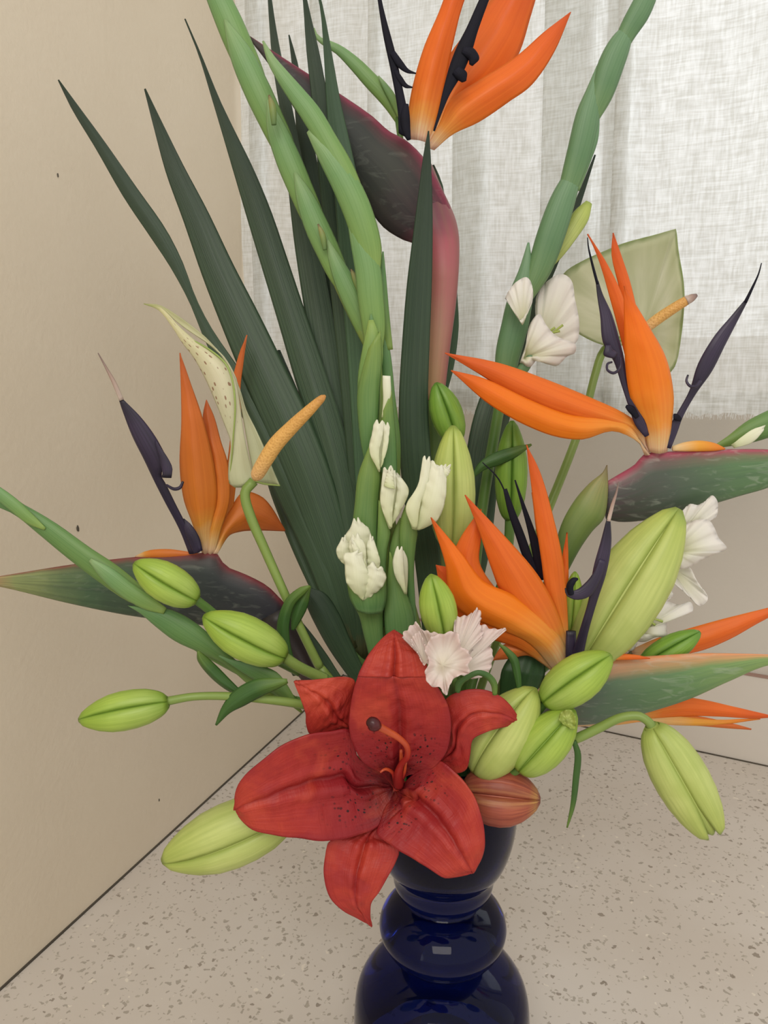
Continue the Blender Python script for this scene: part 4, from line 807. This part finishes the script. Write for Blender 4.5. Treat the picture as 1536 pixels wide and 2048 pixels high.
# ---------------------------------------------------------------- anthuriums
t = thing('anthurium', 'cream spotted anthurium with a yellow spadix standing before the left leaves', 'flower', P(505, 965, .49), group='anthurium flowers')
sheet('spathe', [(470, 974), (459, 965), (458, 930), (462, 885), (450, 850), (430, 800), (410, 755), (388, 715), (365, 685), (346, 655), (318, 620), (288, 608)],
      [(508, 966), (508, 955), (500, 925), (488, 870), (478, 800), (470, 760), (450, 725), (425, 705), (395, 685), (360, 655), (322, 616), (288, 608)], [.487, .48, .478, .48, .485, .49], M['anths'], t, nu=40, nv=12, dome=.22, thick=.001)
sheet('spathe', [(508, 966), (505, 940), (500, 915), (492, 870), (480, 800), (470, 755), (448, 715), (420, 690), (390, 670), (355, 645), (320, 614), (288, 608)],
      [(560, 972), (548, 945), (530, 900), (512, 860), (492, 820), (478, 775), (455, 730), (430, 695), (400, 665), (350, 628), (318, 610), (288, 608)], [.487, .488, .492, .496, .5, .495], M['anth'], t, nu=40, nv=12, dome=-.12, thick=.001)
tube('spathe_edge', [(459, 966, .486, 3), (466, 880, .476, 3), (470, 800, .474, 4), (456, 735, .476, 4), (420, 700, .48, 4), (370, 672, .484, 4), (346, 650, .487, 3)], M['edge'], t, nu=40, m=6)
tube('spathe_edge', [(470, 974, .486, 3), (500, 962, .484, 4), (530, 968, .485, 4), (560, 971, .487, 3)], M['edge'], t, nu=20, m=6)
tube('spadix', [(510, 958, .476, 12), (514, 950, .474, 26), (528, 925, .469, 30), (552, 888, .464, 31), (582, 856, .46, 28), (615, 824, .456, 23), (638, 802, .454, 17), (647, 794, .453, 12), (651, 791, .453, 4)], M['spadix'], t, m=16, nu=40)
tube('stem', [(508, 962, .484, 20), (490, 985, .482, 20), (500, 1030, .48, 20), (530, 1100, .478, 19), (568, 1185, .475, 18), (605, 1265, .475, 18), (640, 1335, .476, 18)], M['stem'], t, nu=40)
stem_to_vase(t, (640, 1335, .476), 18, M['stem'], (-.033, 0), 18, via=[(700, 1400, .48, 18)])
t = thing('anthurium', 'pale translucent anthurium seen from behind against the bright curtain', 'flower', P(1285, 660, .60), group='anthurium flowers')
petal('spathe', [(1352, 458), (1356, 500), (1366, 560), (1368, 600), (1362, 670), (1348, 735), (1325, 750), (1300, 720), (1280, 690), (1245, 690), (1210, 690), (1160, 668), (1130, 640), (1115, 605), (1113, 580), (1130, 545), (1170, 520), (1215, 500), (1250, 486), (1310, 470)], (1285, 665), .6, M['anthb'], t, cup=.012, De=.592, nt=80, thick=.001)
tube('spadix', [(1290, 658, .588, 20), (1310, 642, .585, 22), (1345, 618, .58, 21), (1375, 600, .577, 18), (1392, 592, .576, 8)], M['spadix'], t, m=14)
tube('spadix_tip', [(1372, 602, .5765, 18), (1385, 595, .576, 15), (1394, 590, .5755, 6)], M['awn'], t, m=12, nu=8, label='browned spadix tip')
tube('stem', [(1283, 668, .6, 14), (1240, 680, .605, 15), (1208, 700, .605, 16), (1190, 750, .602, 16), (1172, 820, .598, 16), (1140, 910, .592, 17), (1100, 1010, .585, 18), (1060, 1110, .575, 18)], M['stem'], t, nu=40)
stem_to_vase(t, (1060, 1110, .575), 18, M['stem'], (.025, .03), 18)

# ---------------------------------------------------------------- lilies
def lstem(label, loc): return thing('lily', label, 'flower', P(*loc), group='lily stems')
def lleaf(t, C, D, mat='leaf', **k):
    A, B = edges(C); return sheet('lily_leaf', A, B, D, M[mat], t, nu=24, nv=8, dome=k.pop('dome', .15), fold=k.pop('fold', .15), **k)
def X(pts): return [(300+a/1.92, 1230+b/1.92) for a, b in pts]
t = lstem('large open red lily flower at the front of the vase with a red bud', (795, 1560, .45))
fl_ = tube('lily_flower', [(795, 1585, .452, 34), (797, 1572, .446, 30), (798, 1560, .44, 20)], M['lily'], t, nu=8, m=14, label='open red lily flower')
def tep(A, B, D, **k): return sheet('tepal', X(A), X(B), D, M['lily'], fl_, nu=44, nv=40, thick=.0011, mid=k.pop('mid', [.09, .07, .05, .0]), creases=k.pop('cre', .0005), **k)
# gutter shape: midrib sunk away from the eye
tep([(935, 665), (890, 610), (840, 580), (793, 530), (765, 440), (770, 350), (785, 275), (800, 228)], [(965, 665), (985, 618), (1040, 606), (1100, 572), (1140, 520), (1156, 430), (1145, 350), (1110, 285), (1072, 228)], [.443, .431, .422, .417, .414], dome=[-.15, -.10, -.02, .05], ruf=.0010, rk=3, uvr=(0, .78))
tep([(798, 236), (806, 215), (835, 160), (870, 115), (905, 80), (935, 60)], [(1076, 236), (1068, 212), (1050, 160), (1010, 115), (970, 80), (940, 60)], [.413, .416, .422, .428], dome=[.06, .12, .15], cre=.0002, uvr=(.78, 1))
tep([(930, 650), (860, 580), (800, 548), (768, 445), (690, 446), (600, 462), (500, 508), (400, 582), (345, 640), (324, 700), (328, 745)], [(935, 672), (915, 735), (885, 800), (830, 838), (700, 865), (560, 858), (450, 838), (390, 818), (345, 785), (328, 748)], [.443, .432, .422, .413, .408, .407, .410], dome=[-.16, -.14, -.10, -.02, .03], ruf=.0014, rk=3)
tep([(965, 675), (1000, 622), (1055, 585), (1112, 560), (1190, 622), (1240, 690), (1275, 780), (1286, 860), (1275, 935), (1240, 985)], [(940, 680), (905, 750), (870, 838), (930, 885), (990, 925), (1050, 960), (1100, 990), (1135, 1006), (1180, 1006), (1236, 988)], [.443, .431, .420, .412, .408, .410], dome=[-.16, -.12, -.06, .02, .09], ruf=.0012, rk=3)
tep([(770, 445), (740, 440), (690, 446), (616, 456), (600, 420), (598, 380), (575, 310), (552, 256)], [(800, 450), (790, 400), (775, 360), (778, 300), (785, 250), (740, 238), (650, 246), (560, 252)], [.436, .430, .424, .424], dome=[.03, .08], ruf=.0006, rk=2, uvr=(.45, 1))
tep([(1000, 640), (1100, 560), (1142, 480), (1140, 380), (1135, 325), (1200, 290), (1280, 285), (1350, 315), (1400, 370), (1423, 412)], [(1010, 660), (1120, 590), (1180, 606), (1216, 590), (1230, 530), (1240, 475), (1285, 450), (1330, 435), (1380, 424), (1423, 414)], [.442, .436, .430, .424, .423, .428], dome=[-.05, .05, .12], ruf=.0006, rk=2, uvr=(.2, 1))
tep([(930, 700), (860, 790), (760, 850), (690, 868), (672, 930), (668, 1000), (690, 1080), (740, 1130), (800, 1165), (851, 1194)], [(950, 700), (920, 800), (900, 850), (955, 900), (945, 945), (910, 1010), (878, 1065), (850, 1100), (846, 1145), (851, 1194)], [.442, .436, .428, .422, .42, .424], dome=[0, .02, .10], ruf=.0008, rk=2, uvr=(.3, 1))
tube('pistil', [(797, 1570, .44, 22), (797, 1545, .43, 17), (803, 1528, .424, 12), (815, 1512, .414, 12), (813, 1492, .407, 12), (795, 1474, .401, 13), (770, 1460, .396, 15), (752, 1450, .393, 18)], M['pistil'], fl_, nu=40, m=12)
tube('stigma', [(757, 1452, .393, 16), (750, 1450, .391, 27), (742, 1446, .390, 26), (735, 1446, .389, 12)], M['stigma'], fl_, nu=12, m=14)
tube('filament', [(797, 1562, .44, 8), (802, 1530, .43, 8), (802, 1500, .424, 6)], M['pistil'], fl_, nu=12)
tube('filament', [(790, 1565, .44, 8), (785, 1545, .432, 8), (770, 1538, .426, 6), (760, 1545, .424, 4)], M['pistil'], fl_, nu=12)
tube('filament', [(800, 1565, .44, 8), (808, 1545, .432, 8), (812, 1525, .426, 5)], M['pistil'], fl_, nu=12)
bud(t, (925, 1582, .445), (1080, 1600, .437), 122, M['budr'], roll=math.pi*.02, label='closed red lily bud')
stem_to_vase(t, (795, 1585, .452), 22, M['stemd'], (-.025, -.03), 22, name='flower_stem')
tube('bud_stem', [(928, 1582, .446, 16), (905, 1545, .455, 16), (890, 1510, .47, 16), (885, 1540, .49, 16)], M['stemd'], t)
# left buds
t = lstem('pair of green lily buds one behind the other at left over the dark spathe', (640, 1350, .46))
bud(t, (394, 1200, .446), (268, 1126, .440), 80, M['bud'], roll=math.pi*.62)
bud(t, (570, 1314, .446), (407, 1232, .438), 92, M['bud'], roll=math.pi*.6)
tube('stem', [(388, 1196, .447, 18), (425, 1225, .455, 18), (500, 1290, .462, 18), (600, 1345, .465, 18)], M['stemd'], t)
tube('stem', [(562, 1310, .447, 22), (600, 1335, .452, 22), (650, 1358, .46, 22)], M['stem'], t)
stem_to_vase(t, (645, 1355, .46), 22, M['stemd'], (-.03, -.02), 20)
lleaf(t, [(592, 1350, 12), (570, 1300, 24), (566, 1250, 24), (580, 1205, 20), (604, 1182, 16), (620, 1172, 3)], .465)
lleaf(t, [(585, 1260, 6), (594, 1230, 24), (604, 1204, 26), (620, 1172, 3)], .47)
t = lstem('single slender green lily bud pointing left on a long bare stem', (590, 1400, .44))
bud(t, (336, 1405, .425), (158, 1440, .418), 80, M['bud'], roll=math.pi*0.05)
tube('stem', [(330, 1403, .426, 18), (390, 1393, .428, 16), (470, 1393, .434, 17), (560, 1402, .44, 18), (640, 1415, .448, 18)], M['stem'], t)
lleaf(t, [(432, 1450, 3), (452, 1420, 20), (478, 1398, 36), (515, 1378, 36), (552, 1368, 22), (575, 1362, 8)], .43, 'leaf')
lleaf(t, [(480, 1388, 10), (455, 1372, 20), (425, 1345, 24), (402, 1318, 18), (396, 1302, 3)], .44, fold=.3)
stem_to_vase(t, (635, 1413, .448), 18, M['stemd'], (-.036, -.018), 18)
t = lstem('large pale yellow-green lily bud hanging low left behind the red lily', (570, 1640, .43))
bud(t, (590, 1612, .437), (325, 1722, .425), 132, M['budp'], roll=math.pi*.52)
tube('stem', [(580, 1618, .437, 22), (640, 1580, .445, 22), (720, 1520, .455, 22)], M['stemd'], t)
stem_to_vase(t, (715, 1524, .455), 20, M['stemd'], (-.035, -.028), 20)
# middle buds
t = lstem('upright ribbed green lily bud in the middle with a smaller bud behind it', (900, 1085, .5))
bud(t, (903, 1095, .495), (906, 852, .488), 94, M['budp'], roll=math.pi*0.03, slim=.9)
bud(t, (912, 885, .525), (872, 766, .52), 66, M['budg'], roll=math.pi*0.05)
tube('stem', [(908, 880, .526, 16), (915, 960, .525, 16), (905, 1100, .515, 18)], M['stemd'], t)
stem_to_vase(t, (902, 1090, .5), 22, M['stemd'], (.006, -.012), 20)
t = lstem('small upright green lily bud just above the ruffled white floret', (885, 1265, .43))
bud(t, (888, 1275, .432), (862, 1150, .426), 76, M['bud'], roll=math.pi*0.02)
stem_to_vase(t, (886, 1270, .433), 14, M['stemd'], (0, -.02), 16)
t = lstem('slim green lily bud with a leaf across it behind the orange petals', (1022, 1035, .54))
bud(t, (1020, 1040, .54), (1024, 842, .534), 66, M['budg'], roll=math.pi*0.02)
tube('stem', [(1020, 1035, .54, 20), (1018, 1080, .54, 20), (1010, 1150, .54, 20)], M['stemd'], t)
lleaf(t, [(944, 955, 5), (965, 932, 18), (995, 918, 26), (1030, 904, 20), (1063, 889, 3)], .525)
stem_to_vase(t, (1010, 1145, .54), 20, M['stemd'], (.012, .0), 18)
# right buds
t = lstem('huge pale green lily bud pointing up to the right', (1170, 1300, .475))
bud(t, (1165, 1325, .476), (1358, 1018, .468), 150, M['budp'], roll=math.pi*-0.02)
stem_to_vase(t, (1170, 1318, .476), 24, M['stemd'], (.03, -.005), 20)
bud(t, (1140, 1265, .478), (1150, 1144, .474), 40, M['bud'], roll=math.pi*0.05)
t = lstem('plump yellow-green lily bud resting across the pale spathe at centre right', (1090, 1400, .43))
bud(t, (1088, 1405, .435), (1222, 1310, .43), 94, M['bud'], roll=math.pi*-0.03)
tube('stem', [(1095, 1400, .436, 18), (1075, 1425, .442, 18), (1040, 1460, .455, 18)], M['stemd'], t)
stem_to_vase(t, (1045, 1455, .453), 18, M['stemd'], (.032, -.02), 18)
t = lstem('short open-tipped green lily bud below the plump one', (1045, 1535, .43))
b_ = bud(t, (1040, 1540, .432), (1148, 1420, .426), 96, M['bud'], roll=math.pi*0.00)
for q_ in ([(1118, 1440), (1122, 1425), (1140, 1420), (1150, 1432), (1150, 1458), (1132, 1452)],): petal('inner_petal', q_, (1134, 1440), .415, M['budp'], b_, cup=.003, ruf=.002, rk=4)
tube('stem', [(1045, 1532, .433, 16), (1025, 1545, .438, 16), (990, 1540, .452, 16)], M['stemd'], t)
stem_to_vase(t, (995, 1540, .452), 16, M['stemd'], (.03, -.03), 16)
t = lstem('half-hidden cream-green lily bud behind the right red petal', (960, 1530, .44))
bud(t, (955, 1545, .445), (1070, 1378, .437), 122, M['budp'], roll=math.pi*-0.10)
stem_to_vase(t, (958, 1540, .446), 18, M['stemd'], (.012, -.03), 18)
t = lstem('drooping yellow-green lily bud at lower right on a bent stem', (1155, 1475, .43))
bud(t, (1303, 1452, .42), (1425, 1668, .412), 112, M['budp'], roll=math.pi*0.00, splay=.28)
tube('stem', [(1306, 1458, .42, 22), (1296, 1443, .421, 18), (1276, 1432, .423, 18), (1240, 1436, .425, 18), (1200, 1455, .428, 19), (1150, 1478, .432, 20), (1080, 1500, .445, 20)], M['stem'], t, nu=44)
lleaf(t, [(1148, 1482, 8), (1156, 1510, 12), (1152, 1560, 12), (1146, 1610, 9), (1134, 1655, 2)], .428)
stem_to_vase(t, (1085, 1498, .445), 20, M['stemd'], (.038, -.022), 18)
t = lstem('small green lily bud lying along the top of the pale spathe', (1300, 1320, .48))
bud(t, (1280, 1335, .484), (1400, 1264, .476), 56, M['budg'], roll=math.pi*-0.05)
tube('stem', [(1285, 1332, .484, 14), (1240, 1350, .488, 14), (1180, 1380, .49, 14)], M['stemd'], t)
stem_to_vase(t, (1185, 1378, .49), 14, M['stemd'], (.04, .005), 14)
t = lstem('curly green lily leaf tendrils between the white floret and red lily', (950, 1380, .42))
lleaf(t, [(915, 1385, 8), (918, 1368, 14), (930, 1358, 10), (955, 1346, 10), (975, 1352, 12), (988, 1368, 12), (990, 1390, 8)], .415)
lleaf(t, [(1040, 1390, 6), (1035, 1350, 14), (1028, 1320, 16), (1012, 1300, 10), (998, 1288, 2)], .44)
stem_to_vase(t, (985, 1388, .425), 10, M['stemd'], (.015, -.03), 12)
